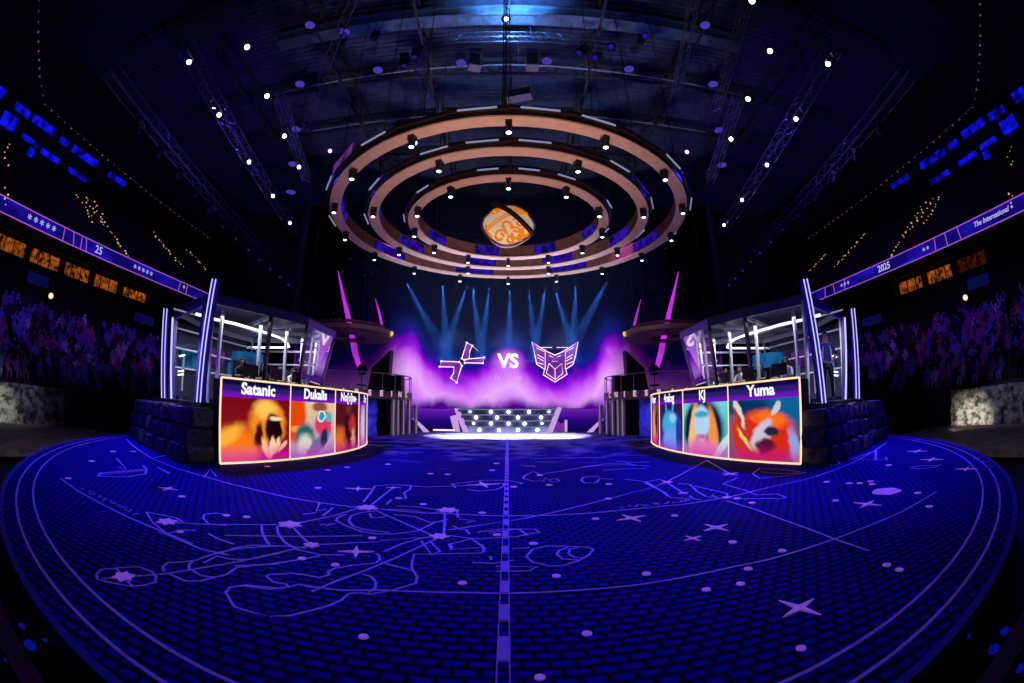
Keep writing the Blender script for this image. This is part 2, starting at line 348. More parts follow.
def text_geo(body, size=1.0, bold=0.0, shear=0.0, align='CENTER', extrude=0.0):
    cu = bpy.data.curves.new('lettering', 'FONT'); cu.body = body; cu.size = size; cu.offset = bold; cu.shear = shear; cu.align_x = align; cu.align_y = 'CENTER'; cu.extrude = extrude
    cu.resolution_u = 3
    o = bpy.data.objects.new('lettering', cu); COL.objects.link(o)
    bpy.context.view_layer.update(); dg = bpy.context.evaluated_depsgraph_get()
    me = bpy.data.meshes.new_from_object(o.evaluated_get(dg)); vs = [v.co.copy() for v in me.vertices]; fs = [tuple(p.vertices) for p in me.polygons]
    bpy.data.objects.remove(o); bpy.data.curves.remove(cu); bpy.data.meshes.remove(me)
    return vs, fs
def text_mb(body, size, fn, bold=0.0, shear=0.0, align='CENTER', extrude=0.0):
    vs, fs = text_geo(body, size, bold, shear, align, extrude); mb = MB(); mb.add([fn(v) for v in vs], fs); return mb
def ribbon(mb, pts, width, z):
    """flat painted line along floor points, joined at the corners"""
    P = [Vector((p[0], p[1])) for p in pts]; L = []; R = []
    for i, p in enumerate(P):
        d = Vector((0, 0))
        if i > 0 and (p - P[i - 1]).length > 1e-4: d += (p - P[i - 1]).normalized()
        if i < len(P) - 1 and (P[i + 1] - p).length > 1e-4: d += (P[i + 1] - p).normalized()
        if d.length < 1e-4: d = Vector((1, 0))
        d.normalize(); n = Vector((-d.y, d.x)) * width / 2; L.append(p + n); R.append(p - n)
    k = len(P); mb.add([(q.x, q.y, z) for q in L + R], [(i, i + 1, k + i + 1, k + i) for i in range(k - 1)])
def skin_mesh(name, joints, edges, sub=1):
    me = bpy.data.meshes.new(name); me.from_pydata([j[:3] for j in joints], edges, [])
    o = bpy.data.objects.new(name, me); COL.objects.link(o)
    sk = o.modifiers.new('s', 'SKIN'); sk.use_smooth_shade = True
    for i, j in enumerate(joints):
        sv = me.skin_vertices[0].data[i]; sv.radius = (j[3], j[4] if len(j) > 4 else j[3]); sv.use_root = (i == 0)
    if sub: ss = o.modifiers.new('u', 'SUBSURF'); ss.levels = sub; ss.render_levels = sub
    bpy.context.view_layer.update(); dg = bpy.context.evaluated_depsgraph_get()
    out = bpy.data.meshes.new_from_object(o.evaluated_get(dg)); out.name = name
    bpy.data.objects.remove(o); bpy.data.meshes.remove(me)
    out.polygons.foreach_set('use_smooth', [True] * len(out.polygons)); return out
# further lit surfaces
glow('versus_white', rgb(255, 240, 250), 1.6)
glow('star_dim', rgb(90, 90, 150), 0.55)
glow('banner_blue', rgb(8, 14, 70), 0.8)
mat('stair_blue', (0.25, 0.28, 0.5), 0.4)
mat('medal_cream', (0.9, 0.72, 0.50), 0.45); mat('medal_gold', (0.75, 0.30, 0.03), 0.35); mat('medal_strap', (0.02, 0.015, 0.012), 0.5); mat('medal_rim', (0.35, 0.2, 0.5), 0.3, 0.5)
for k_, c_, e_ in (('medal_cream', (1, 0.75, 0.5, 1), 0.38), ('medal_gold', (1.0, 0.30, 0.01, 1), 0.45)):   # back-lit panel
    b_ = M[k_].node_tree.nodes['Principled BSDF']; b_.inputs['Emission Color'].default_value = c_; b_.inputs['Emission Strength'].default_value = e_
def ramp_node(nt, fac, stops):
    r = nt.nodes.new('ShaderNodeValToRGB'); el = r.color_ramp.elements
    el[0].position = stops[0][0]; el[0].color = stops[0][1]; el[1].position = stops[-1][0]; el[1].color = stops[-1][1]
    for p, c in stops[1:-1]: e = el.new(p); e.color = c
    nt.links.new(fac, r.inputs[0]); return r.outputs[0]
def math_node(nt, op, a, b=None):
    n = nt.nodes.new('ShaderNodeMath'); n.operation = op
    for i, x in enumerate((a, b)):
        if x is None: continue
        if isinstance(x, (int, float)): n.inputs[i].default_value = x
        else: nt.links.new(x, n.inputs[i])
    return n.outputs[0]
# ribbon board picture
m = bpy.data.materials.new('ribbon_screen'); m.use_nodes = True; nt = m.node_tree; nt.nodes.remove(nt.nodes['Principled BSDF'])
tc = nt.nodes.new('ShaderNodeTexCoord'); mp = nt.nodes.new('ShaderNodeMapping'); mp.inputs['Scale'].default_value = (0, 0.16, 0.3); nt.links.new(tc.outputs['Object'], mp.inputs[0])
nz = nt.nodes.new('ShaderNodeTexNoise'); nz.inputs['Scale'].default_value = 1.2; nt.links.new(mp.outputs[0], nz.inputs['Vector'])
c = ramp_node(nt, nz.outputs['Fac'], [(0.35, rgb(8, 8, 70)), (0.5, rgb(22, 10, 125)), (0.65, rgb(35, 20, 190))])
e = nt.nodes.new('ShaderNodeEmission'); e.inputs['Strength'].default_value = 0.8; nt.links.new(c, e.inputs[0]); nt.links.new(e.outputs[0], nt.nodes['Material Output'].inputs[0]); M['ribbon_screen'] = m
# aurora picture of the backdrop
m = bpy.data.materials.new('aurora'); m.use_nodes = True; nt = m.node_tree; nt.nodes.remove(nt.nodes['Principled BSDF'])
uv = nt.nodes.new('ShaderNodeUVMap'); sp = nt.nodes.new('ShaderNodeSeparateXYZ'); nt.links.new(uv.outputs[0], sp.inputs[0])
fc = nt.nodes.new('ShaderNodeFloatCurve'); cv = fc.mapping.curves[0]
def pos(x): return 0.5 + math.asin(x / 16.5) / 1.9
P_ = [(-12.5, 4.2), (-9.6, 5.0), (-8.2, 6.4), (-6.9, 6.7), (-5.9, 5.3), (-4.6, 4.3), (-3.0, 4.1), (-1.6, 4.8), (0.0, 5.7), (1.6, 4.7), (3.2, 3.8), (4.8, 4.1), (6.0, 4.7), (7.2, 6.4), (8.4, 6.2), (10.5, 4.4), (13, 4.2)]
cv.points[0].location = (0, 0.4); cv.points[1].location = (1, 0.4)
for x, z in P_: cv.points.new(pos(x), z / 15.0)
fc.mapping.update(); nt.links.new(sp.outputs[0], fc.inputs['Value'])
mp = nt.nodes.new('ShaderNodeMapping'); mp.inputs['Scale'].default_value = (16, 4.2, 1); nt.links.new(uv.outputs[0], mp.inputs[0])
nz = nt.nodes.new('ShaderNodeTexNoise'); nz.inputs['Scale'].default_value = 1.0; nz.inputs['Detail'].default_value = 4; nz.inputs['Distortion'].default_value = 0.5; nt.links.new(mp.outputs[0], nz.inputs['Vector'])
z_ = math_node(nt, 'ADD', math_node(nt, 'MULTIPLY', sp.outputs[1], 13.38), 1.62)     # height in metres
h_ = math_node(nt, 'MULTIPLY', fc.outputs['Value'], 15.0)
d_ = math_node(nt, 'SUBTRACT', h_, z_)                                              # depth below the crest
d_ = math_node(nt, 'ADD', d_, math_node(nt, 'MULTIPLY', math_node(nt, 'SUBTRACT', nz.outputs['Fac'], 0.5), 1.8))
f_ = math_node(nt, 'DIVIDE', math_node(nt, 'ADD', d_, 4.0), 8.0)
col = ramp_node(nt, f_, [(0.0, rgb(3, 4, 30)), (0.25, rgb(5, 12, 62)), (0.38, rgb(10, 28, 110)), (0.46, rgb(38, 14, 150)), (0.51, rgb(112, 6, 195)), (0.57, rgb(160, 30, 230)), (0.63, rgb(200, 90, 245)), (0.72, rgb(224, 140, 255)), (0.82, rgb(234, 172, 255)), (1.0, rgb(210, 120, 250))])
# dark violet foot of the picture
ft = nt.nodes.new('ShaderNodeMapRange'); ft.interpolation_type = 'SMOOTHSTEP'; ft.inputs['From Min'].default_value = 2.5; ft.inputs['From Max'].default_value = 1.5; nt.links.new(math_node(nt, 'ADD', z_, math_node(nt, 'MULTIPLY', math_node(nt, 'SUBTRACT', nz.outputs['Fac'], 0.5), -1.6)), ft.inputs['Value'])
mx = nt.nodes.new('ShaderNodeMix'); mx.data_type = 'RGBA'; nt.links.new(ft.outputs[0], mx.inputs[0]); nt.links.new(col, mx.inputs[6]); mx.inputs[7].default_value = rgb(75, 0, 140)
# sky darkens with height
sk = nt.nodes.new('ShaderNodeMapRange'); sk.inputs['From Min'].default_value = 6.5; sk.inputs['From Max'].default_value = 12.5; sk.inputs['To Min'].default_value = 1.0; sk.inputs['To Max'].default_value = 0.25; nt.links.new(z_, sk.inputs['Value'])
ed = nt.nodes.new('ShaderNodeMapRange'); ed.inputs['From Min'].default_value = 0.235; ed.inputs['From Max'].default_value = 0.29; ed.inputs['To Min'].default_value = 1.0; ed.inputs['To Max'].default_value = 0.12
nt.links.new(math_node(nt, 'ABSOLUTE', math_node(nt, 'SUBTRACT', sp.outputs[0], 0.5)), ed.inputs['Value'])
# soft halo of the lettering, part of the picture
hm = nt.nodes.new('ShaderNodeMapping'); hm.vector_type = 'TEXTURE'; hm.inputs['Location'].default_value = (0.5, 0.255, 0); hm.inputs['Scale'].default_value = (0.05, 0.095, 1); nt.links.new(uv.outputs[0], hm.inputs[0])
hl = nt.nodes.new('ShaderNodeVectorMath'); hl.operation = 'LENGTH'; nt.links.new(hm.outputs[0], hl.inputs[0])
hr = nt.nodes.new('ShaderNodeMapRange'); hr.interpolation_type = 'SMOOTHSTEP'; hr.inputs['From Min'].default_value = 1.0; hr.inputs['From Max'].default_value = 0.3; hr.inputs['To Max'].default_value = 0.75; nt.links.new(hl.outputs['Value'], hr.inputs['Value'])
mh = nt.nodes.new('ShaderNodeMix'); mh.data_type = 'RGBA'; nt.links.new(hr.outputs[0], mh.inputs[0]); nt.links.new(mx.outputs[2], mh.inputs[6]); mh.inputs[7].default_value = rgb(215, 130, 250)
e = nt.nodes.new('ShaderNodeEmission'); nt.links.new(mh.outputs[2], e.inputs[0]); nt.links.new(math_node(nt, 'MULTIPLY', sk.outputs[0], ed.outputs[0]), e.inputs['Strength']); nt.links.new(e.outputs[0], nt.nodes['Material Output'].inputs[0]); M['aurora'] = m
m = bpy.data.materials.new('lower_panel'); m.use_nodes = True; nt = m.node_tree; nt.nodes.remove(nt.nodes['Principled BSDF'])
uv = nt.nodes.new('ShaderNodeUVMap'); sp = nt.nodes.new('ShaderNodeSeparateXYZ'); nt.links.new(uv.outputs[0], sp.inputs[0])
col = ramp_node(nt, sp.outputs[1], [(0.0, rgb(18, 4, 85)), (0.45, rgb(40, 6, 130)), (0.85, rgb(100, 25, 185)), (1.0, rgb(130, 40, 200))])
e = nt.nodes.new('ShaderNodeEmission'); e.inputs['Strength'].default_value = 0.75; nt.links.new(col, e.inputs[0]); nt.links.new(e.outputs[0], nt.nodes['Material Output'].inputs[0]); M['lower_panel'] = m
mat('pillar_blue', (0.05, 0.05, 0.30), 0.4); mat('pillar_dark', (0.03, 0.03, 0.16), 0.35); mat('booth_roof', (0.02, 0.02, 0.06), 0.4); mat('booth_back', (0.03, 0.03, 0.06), 0.6, 0, 0.5, 2)
mat('post_violet', (0.45, 0.25, 0.85), 0.35, 0.2); mat('podium_dark', (0.006, 0.005, 0.012), 0.7, spec=0.1); mat('rail_brown', (0.30, 0.18, 0.18), 0.5); mat('gold_rim', (0.55, 0.38, 0.16), 0.35, 0.5)
glow('warm_gold', rgb(235, 200, 90), 1.0); mat('rock_blue', (0.14, 0.18, 0.85), 0.8, 0, 0.7, 2.0)

# floor drawing, in metres on the stage
ART_LINES = [
[(-12.36,10.17),(-10.82,9.18),(-8.61,7.95),(-7.17,7.41),(-6.06,7.14),(-5.18,6.89),(-4.68,6.79),(-3.7,6.54),(-3.02,6.45),(-2.31,6.39),(-2.14,6.41),(-1.25,6.35),(-0.82,6.37),(-0.37,6.32),(-0.12,6.31),(0.54,6.3),(1.25,6.35),(1.82,6.43),(2.56,6.46),(2.75,6.43),(3.47,6.54),(3.64,6.54),(4.39,6.76),(5.66,7.06),(4.98,6.82),(6.14,7.09),(7.86,7.71),(9.78,8.68),(11.51,9.62)],
[(-7.4,4.35),(-6.36,4.09),(-4.67,3.82),(-3.86,3.73),(-3.34,3.63)],
[(-7.25,5.17),(-6.94,5.73),(-7,6.27),(-7.44,6.7),(-7.82,6.94)],
[(-7.25,5.17),(-7.5,5.45),(-7.48,5.85),(-7.37,6.53)],
[(-6,7.06),(-6.61,8.02),(-5.89,7.34)],
[(-8.59,7.99),(-8.9,8.94),(-8.6,9.05)],
[(-8.97,7.03),(-7.65,6.27),(-7.9,6.23)],
[(-7.48,7.11),(-6.76,6.77)],
[(-4.19,4.08),(-4.29,3.91),(-4.74,4.21)],
[(-4.74,4.21),(-4.52,4.27),(-4.24,4.32),(-4.04,4.24)],
[(-4.29,3.91),(-3.83,3.72),(-3.8,3.94),(-3.66,4.07)],
[(-4.19,4.08),(-3.7,4.39),(-3.53,4.54)],
[(-4.07,4.74),(-3.97,4.59),(-3.7,4.39),(-3.5,4.51)],
[(-4.07,4.74),(-4,4.93),(-3.83,4.95)],
[(-3.32,2.21),(-3.43,2.29),(-3.48,2.39),(-3.41,2.54),(-3.29,2.72),(-3.1,2.73),(-2.99,2.67),(-2.9,2.57),(-2.93,2.45),(-3,2.35),(-3.15,2.28),(-3.32,2.21)],
[(-3.2,2.44),(-3.03,2.69),(-2.96,2.8),(-2.85,3.03),(-2.56,3.58),(-2.37,3.95)],
[(-3.42,2.53),(-3.2,2.44),(-2.99,2.36)],
[(-3.31,2.25),(-3.2,2.44)],
[(-3.02,2.81),(-3.11,2.89),(-3.15,3.01),(-3.06,3.12),(-2.97,3.27),(-2.97,3.39),(-2.93,3.62),(-2.81,3.87),(-2.58,4.09),(-2.48,4.16)],
[(-2.86,3.01),(-2.95,3.11),(-2.99,3.22)],
[(-2.93,2.8),(-2.71,2.78),(-2.6,2.87),(-2.55,3.01),(-2.5,3.14),(-2.52,3.34),(-2.4,3.5),(-2.21,3.66)],
[(-2.85,3.03),(-2.68,2.97),(-2.55,3.01)],
[(-2.87,3.25),(-2.88,3.49),(-2.73,3.5),(-2.56,3.58)],
[(-3.45,4.07),(-3.25,3.98),(-2.96,3.93)],
[(-3.01,4.61),(-2.83,4.38),(-2.63,4.15)],
[(-3.96,3.68),(-3.71,3.67),(-3.15,3.56),(-2.8,3.59)],
[(-1.91,3.12),(-2.21,3.03),(-2.3,2.91),(-2.27,2.8),(-2.05,2.61),(-1.9,2.6),(-1.71,2.61),(-1.72,2.61),(-1.59,2.69),(-1.49,2.83),(-1.39,2.97),(-1.33,3.11),(-1.32,3.26),(-1.23,3.31),(-1.15,3.3),(-1,3.42),(-0.82,3.64),(-0.84,3.8),(-0.93,3.99),(-0.97,4.17),(-1,4.44),(-0.68,4.51),(-0.29,4.58),(-0.25,4.77)],
[(-2.3,2.91),(-2.21,3.01),(-1.98,3.06),(-1.87,3.16),(-1.8,3.28),(-1.66,3.26)],
[(-1.64,3.6),(-1.7,3.5),(-1.84,3.51),(-1.97,3.49),(-2.15,3.36),(-2.16,3.31),(-2.04,3.22),(-1.9,3.23),(-1.85,3.17)],
[(-1.64,3.6),(-1.68,3.67),(-1.66,3.78),(-1.52,3.93),(-1.32,4.07),(-1.31,4.18),(-1.36,4.31),(-1.41,4.35)],
[(-1.35,3.73),(-1.25,3.69),(-1.17,3.57),(-1.14,3.44),(-1.17,3.33)],
[(-1.63,3.18),(-1.52,3.49),(-1.38,3.78),(-1.2,4.19),(-0.97,4.78),(-0.83,5.11)],
[(-2.92,4.86),(-2.76,4.6),(-2.51,4.32),(-2.27,4.15),(-1.96,4.1),(-1.71,4.2)],
[(-3.11,4.78),(-2.93,4.5),(-2.75,4.29),(-2.61,4.14)],
[(-3.58,4.48),(-3.23,4.75),(-2.81,5.02)],
[(-2.72,4.93),(-2.44,4.62),(-2.2,4.37)],
[(-2.7,3.3),(-2.57,3.56),(-2.28,4.17),(-2.18,4.36)],
[(-2.12,4.41),(-1.77,4.63),(-1.38,4.85),(-1.51,4.84),(-0.91,5.13)],
[(-2.9,3.57),(-2.87,3.84),(-2.76,4.02),(-2.39,4.21),(-2.18,4.22)],
[(-2.56,3.37),(-2.29,3.6),(-2.14,3.79),(-1.94,4.06)],
[(-3.25,4.14),(-2.78,4.43),(-2.24,4.71),(-1.76,4.95)],
[(-2.74,5.17),(-2.45,5.78),(-2.3,6.37)],
[(-2.01,6.24),(-2.17,6.07),(-2.24,5.83),(-2.17,5.55),(-2.03,5.33),(-1.8,5.2),(-1.47,5.19)],
[(-2.34,5.89),(-2.38,5.66),(-2.33,5.48),(-2.11,5.3),(-1.83,5.11),(-1.58,5.08),(-1.42,5.13),(-1.15,5.35),(-1.01,5.8),(-0.85,6.02)],
[(-3.02,6.45),(-2.82,5.88),(-2.73,6.05)],
[(-2.91,5.6),(-2.78,5.79)],
[(-2.61,5.65),(-2.68,6.2)],
[(-2.35,5.19),(-2.28,5.36),(-2.45,5.19)],
[(-2.18,6.54),(-2.21,7.3),(-2.25,8.26)],
[(-2.06,6.34),(-1.43,5.71),(-0.92,5.17)],
[(-2.38,6.8),(-2.49,7.51),(-2.64,8.27),(-2.34,8.58),(-1.96,8.6),(-1.89,8.15),(-1.92,7.79),(-1.76,7.3),(-1.84,7.27)],
[(-2.03,6.07),(-1.93,5.84),(-1.79,5.89),(-1.74,6.06)],
[(-0.96,6.46),(-0.87,5.83),(-0.79,5.19)],
[(-0.78,6.54),(-0.72,6.13)],
[(-0.69,6.04),(-0.45,5.97),(-0.58,5.87)],
[(-0.74,5.67),(-0.63,5.52),(-0.54,5.49),(-0.48,5.3)],
[(-1.78,6.68),(-1.45,6.71),(-1.05,6.56)],
[(-1.86,6.41),(-1.51,6.46),(-1.17,6.31),(-0.93,6.58)],
[(-1.68,6.13),(-1.34,6.07),(-1.07,5.79),(-0.86,5.92)],
[(-1.96,6.75),(-1.98,7.13)],
[(-0.62,4.71),(-0.67,4.86),(-0.44,5.09),(-0.29,4.83),(-0.26,4.6)],
[(-0.24,5.39),(0.02,5.51),(0.15,5.55),(0.24,5.24)],
[(-2.34,8.58),(-1.66,8.49),(-1.08,8.7),(-0.51,8.97)],
[(-0.77,5.46),(-0.43,5.7),(0.02,5.99),(-0.11,5.9),(0.24,6.12),(0.85,6.59),(1.69,7.25),(2.74,8.05),(2.44,7.71),(3.22,8.45),(5.57,11.27)],
[(-1.18,8.88),(-1.02,9.07),(-0.52,9.5),(-0.01,9.52),(0.31,9.14),(0.24,8.98)],
[(-0.81,8.37),(-0.54,8.22),(-0.23,8.41),(-0.07,8.79),(-0.11,9.15)],
[(-1.17,8.99),(-1.04,8.52)],
[(-1.02,4.92),(-0.81,4.44),(-0.74,4.57),(-0.92,4.94)],
[(-0.68,4.85),(-0.63,4.66),(-0.28,4.77),(-0.42,5.05)],
[(-0.73,5.2),(-0.4,5.1),(-0.09,5.16),(0.12,5.21),(0.23,5.3),(0.4,5.38),(0.35,5.54),(0.15,5.55),(-0.1,5.55),(-0.39,5.38)],
[(0.13,5.55),(0.23,5.3)],
[(-0.36,4.26),(-0.14,4.24),(0.06,4.34)],
[(-0.19,4.47),(-0.17,4.34)],
[(-0.11,4.01),(0.2,4.02),(0.29,4.14),(-0.12,4.16)],
[(-1.34,4.43),(-1.22,4.75),(-1.07,5),(-0.9,5.13)],
[(-1.28,4.09),(-1.13,4.03),(-0.94,3.95)],
[(0.22,4.54),(0.19,4.44),(0.25,4.27),(0.41,4.14),(0.54,4.14),(0.71,4.25),(0.86,4.43),(0.94,4.61),(0.88,4.7),(0.62,4.78),(0.43,4.8),(0.27,4.69),(0.22,4.54)],
[(0.67,4.73),(0.56,4.63),(0.52,4.49),(0.57,4.34),(0.72,4.28)],
[(0.78,4.7),(0.68,4.65),(0.65,4.5),(0.69,4.37),(0.8,4.35)],
[(0.04,4.72),(0.25,4.76)],
[(-1.78,3.26),(-1.41,3.29),(-1.09,3.4),(-0.81,3.44),(-0.35,3.48),(0.01,3.48),(0.47,3.5),(1.12,3.51),(2.17,3.59),(2.53,3.58),(3.56,3.67),(5.05,3.83),(6.33,4.09)],
[(0.76,10.34),(0.65,10.85),(0.4,10.23),(0.34,9.74),(0.55,9.39),(0.77,9.37),(0.86,9.82),(0.93,9.24),(1.12,9.32),(1.09,9.67),(0.93,9.58)],
[(0.85,10.46),(1.35,10.82),(1.9,11.34),(2.51,11.69),(3.21,11.62),(3.74,11.01)],
[(0.33,12.07),(0.7,12.04),(0.73,11.69),(0.46,11.88)],
[(0.69,13.67),(1.77,13.85),(3.11,13.47)],
[(2.09,9.7),(1.88,9.83),(1.7,9.68),(1.6,9.35),(1.61,8.97),(1.86,8.95),(2.04,9.47),(2.3,9.27)],
[(2.55,9.23),(2.89,8.71),(3.25,8.89),(3.3,8.51)],
[(2.89,8.71),(2.83,7.46),(2.78,7.15)],
[(2.01,11.48),(2.77,11.98),(3.33,11.88),(3.46,11.33)],
[(2.39,10.72),(3.03,10.81),(3.51,10.6)],
[(3.18,12.44),(3.55,11.95),(4.02,11.84)],
[(2.83,8.62),(2.84,7.45),(2.77,7),(2.9,6.86),(3.1,6.76),(3.14,6.98)],
[(3.27,8.49),(3.19,7.83),(3.14,7.28)],
[(3.44,8.22),(3.6,8.02),(3.41,7.25),(3.36,6.77),(3.5,6.52),(3.5,6.85)],
[(3.6,7.81),(3.8,6.83),(3.66,6.53)],
[(5.57,11.27),(4.94,8.76),(4.97,8.44)],
[(4.81,8.15),(4.19,7.69),(4.21,6.81),(4.16,6.39),(4.49,6.2),(4.44,5.88),(4.28,5.86),(4.23,5.98),(3.74,6.31)],
[(3.5,6.29),(3.58,5.48),(3.57,4.77),(3.57,4.16),(3.54,3.65),(3.54,3.09)],
[(5.35,8.41),(5.88,8.92),(6.17,8.42),(6.27,7.59),(5.82,7.62),(5.11,7.75),(5.35,8.41)],
[(5.6,8.5),(5.82,7.94),(6.14,7.68)],
[(7.79,8.63),(7.33,7.89),(7.58,7.85),(7.96,8.34),(7.79,8.63)],
[(7.96,8.34),(8.43,8.54),(8.49,7.45),(8.61,7.15),(9,7.55)],
[(10,8.79),(8.49,7.44)],
[(8.02,5.96),(8.28,5.77),(8.38,5.44),(8.6,5.45),(8.22,5.4),(7.94,5.6),(7.92,5.89)],
[(8.3,8.14),(9.55,8.58),(9.75,8.47)]]
ART_DOTS = [(-5.08,5.36),(-7.32,4.49),(-9.96,7.68),(-9.78,8.29),(-8.8,6.11),(-3.77,3.89),(-3.59,7.6),(-5.87,9.43),(-4.13,10.58),(-4.37,9.86),(-3.8,4.92),(-3.52,5.03),(-1.62,4.9),(-2.08,3.91),(-1.69,3.88),(-1.9,7.3),(-1.39,6.94),(-0.39,6.47),(0.11,8.75),(-0.14,5.3),(-1.44,10.28),(-1.87,10.3),(-3.32,11.66),(-0.41,11.13),(-0.34,12.54),(-0.41,3.71),(0.45,3.88),(0.54,2.73),(0.29,4.93),(-0.13,5.3),(1.24,5.98),(0.3,4.93),(1.74,7.31),(2.08,8.74),(0.85,8.9),(0.12,8.73),(0.76,10.26),(1.29,3.76),(2.24,3.48),(1.99,3.19),(1.66,3.21),(0.18,2.21),(2.52,4.32),(2.38,5.8),(3.79,5.94),(2.52,4.31),(3.76,6.38),(5.87,6.44),(4.9,5.13),(6.05,5.97),(6.17,5.8),(6.42,5.74),(6.23,5.53),(5.49,3.66),(3.38,2.68),(3.37,2.5),(6.1,4.34),(8.07,6.65),(1.8,2),(-0.97,2.58),(2.83,3.74)]
ART_STARS = [(-5.67,5.61,0.16),(-1.63,4.34,0.16),(-0.51,8.97,0.3),(1.74,5.88,0.2),(2.63,4.96,0.18),(2.16,4.66,0.11),(4.93,8.71,0.2),(5.06,4.56,0.2),(9.08,6.08,0.25),(10.16,7.32,0.25),(8.26,4.6,0.2),(2.15,2.51,0.17),(-2.86,7.88,0.2),(3.14,7.28,0.1),(-2.25,8.26,0.12)]
ART_NODES = [(-4.19,4.08,0.17),(-3.2,2.44,0.13),(-2.81,5.02,0.2),(-2.18,4.36,0.11),(-2.19,6.42,0.2),(-0.93,6.58,0.2),(-0.84,5.16,0.14),(3.27,8.49,0.1),(3.65,6.54,0.1),(3.3,8.51,0.12)]

# ================================================================== THE SETTING
SCX, SCY, RS = 0.0, 15.6, 14.5
# ground of the arena, one metre below the stage
mb = MB(); mb.add([(-60, -25, -1.0), (60, -25, -1.0), (60, 75, -1.0), (-60, 75, -1.0)], [(0, 1, 2, 3)])
struct(mb.build('ground', 'ground'))
# round stage floor
mb = MB(); n = 160
ring = [(SCX + (RS - 0.07) * math.cos(2 * PI * i / n), SCY + (RS - 0.07) * math.sin(2 * PI * i / n)) for i in range(n)]
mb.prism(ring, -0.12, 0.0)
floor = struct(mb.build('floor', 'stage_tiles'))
mb = MB(); mb.band((SCX, SCY), RS - 0.07, RS, -0.14, 0.02, 160)
struct(mb.build('trim_1', 'floor_rim'), 'blue lip around the edge of the round stage')
mb = MB(); mb.band((SCX, SCY), RS - 0.6, RS - 0.06, -1.0, -0.14, 120)
struct(mb.build('trim_2', 'black'), 'black skirt below the edge of the round stage')
# floor drawings
mb = MB(); mb.band((SCX, SCY), 13.93, 13.96, 0.001, 0.004, 200); mb.band((SCX, SCY), 14.21, 14.24, 0.001, 0.004, 200)
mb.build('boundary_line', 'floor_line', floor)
mb = MB()
for L in ART_LINES:
    d = sum(math.hypot(*p) for p in L) / len(L)
    zl = 0.003 + 0.0001 * ART_LINES.index(L); ribbon(mb, L, 0.014 + 0.0036 * d, zl)
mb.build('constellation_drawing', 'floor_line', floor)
mb = MB()
for (x, y) in ART_DOTS:
    d = math.hypot(x, y); r = 0.022 + 0.0055 * d
    mb.lathe([(r, 0.001), (r * 0.95, 0.009 + 0.00005 * ART_DOTS.index((x, y)))], 12, (x, y, 0))
for (x, y, r) in ART_STARS:
    r *= 1.25
    pts = [(x + (r if i % 2 == 0 else r * 0.2) * math.cos(i * PI / 4 + 0.3), y + (r if i % 2 == 0 else r * 0.2) * math.sin(i * PI / 4 + 0.3)) for i in range(8)]
    mb.prism(pts, 0.001, 0.013)
for (x, y, r) in ART_NODES:
    r *= 0.9
    pts = [(x + (r if i % 2 == 0 else r * 0.62) * math.cos(i * PI / 6), y + (r if i % 2 == 0 else r * 0.62) * math.sin(i * PI / 6)) for i in range(12)]
    mb.prism(pts, 0.001, 0.015)
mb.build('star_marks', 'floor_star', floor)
mb = MB(); pts = []
for i in range(28):
    a = 2 * PI * i / 28; rr = 1 + 0.06 * math.sin(5 * a)
    pts.append((5.93 + 0.27 * rr * math.cos(a), 4.91 + 0.25 * rr * math.sin(a)))
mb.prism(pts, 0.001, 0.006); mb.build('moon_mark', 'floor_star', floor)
# centre ladder strip running to the back
mb = MB(); cx = -0.03
for dx in (-0.038, 0.038): mb.box((cx + dx, 15, 0.010), (0.009, 26, 0.018))
for y, h in [(1.95, .3), (2.55, .32), (3.1, .28), (3.62, .26), (4.15, .26), (4.68, .24), (5.28, .30), (5.9, .28)]: mb.box((cx, y, 0.009), (0.07, h, 0.018))
y = 6.45
while y < 27.5: mb.box((cx, y, 0.009), (0.075 + 0.003 * (y - 6), 0.26, 0.018)); y += 0.5
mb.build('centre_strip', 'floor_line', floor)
# small glyph marks beside the arcs
mb = MB()
def glyphs(p, q, count, size):
    p = Vector(p); q = Vector(q); d = (q - p).normalized(); nn = Vector((-d.y, d.x, 0))
    for i in range(count):
        c = p.lerp(q, i / (count - 1))
        for k in range(3):
            a = Vector((random.uniform(-.5, .5), random.uniform(-.5, .5))) * size; b2 = Vector((random.uniform(-.5, .5), random.uniform(-.5, .5))) * size
            ribbon(mb, [c.xy + d.xy * a.x + nn.xy * a.y, c.xy + d.xy * b2.x + nn.xy * b2.y], 0.022, 0.016 + 0.0002 * (i * 3 + k))
glyphs((-6.39, 4.25, 0), (-4.73, 3.99, 0), 10, 0.16); glyphs((1.83, 6.58, 0), (3.1, 6.60, 0), 8, 0.2)
glyphs((-9.9, 5.0, 0), (-9.7, 4.4, 0), 3, 0.35); glyphs((8.7, 4.2, 0), (9.4, 4.9, 0), 3, 0.35)
# comb of short ticks in the boat drawing
for i in range(18):
    t = i / 17; a = Vector((-7.25, 5.25)).lerp(Vector((-7.2, 6.5)), t); ribbon(mb, [a + Vector((0.04, 0)), a + Vector((-0.22, 0.06))], 0.02, 0.023 + 0.0001 * i)
mb.build('glyph_marks', 'floor_line', floor)

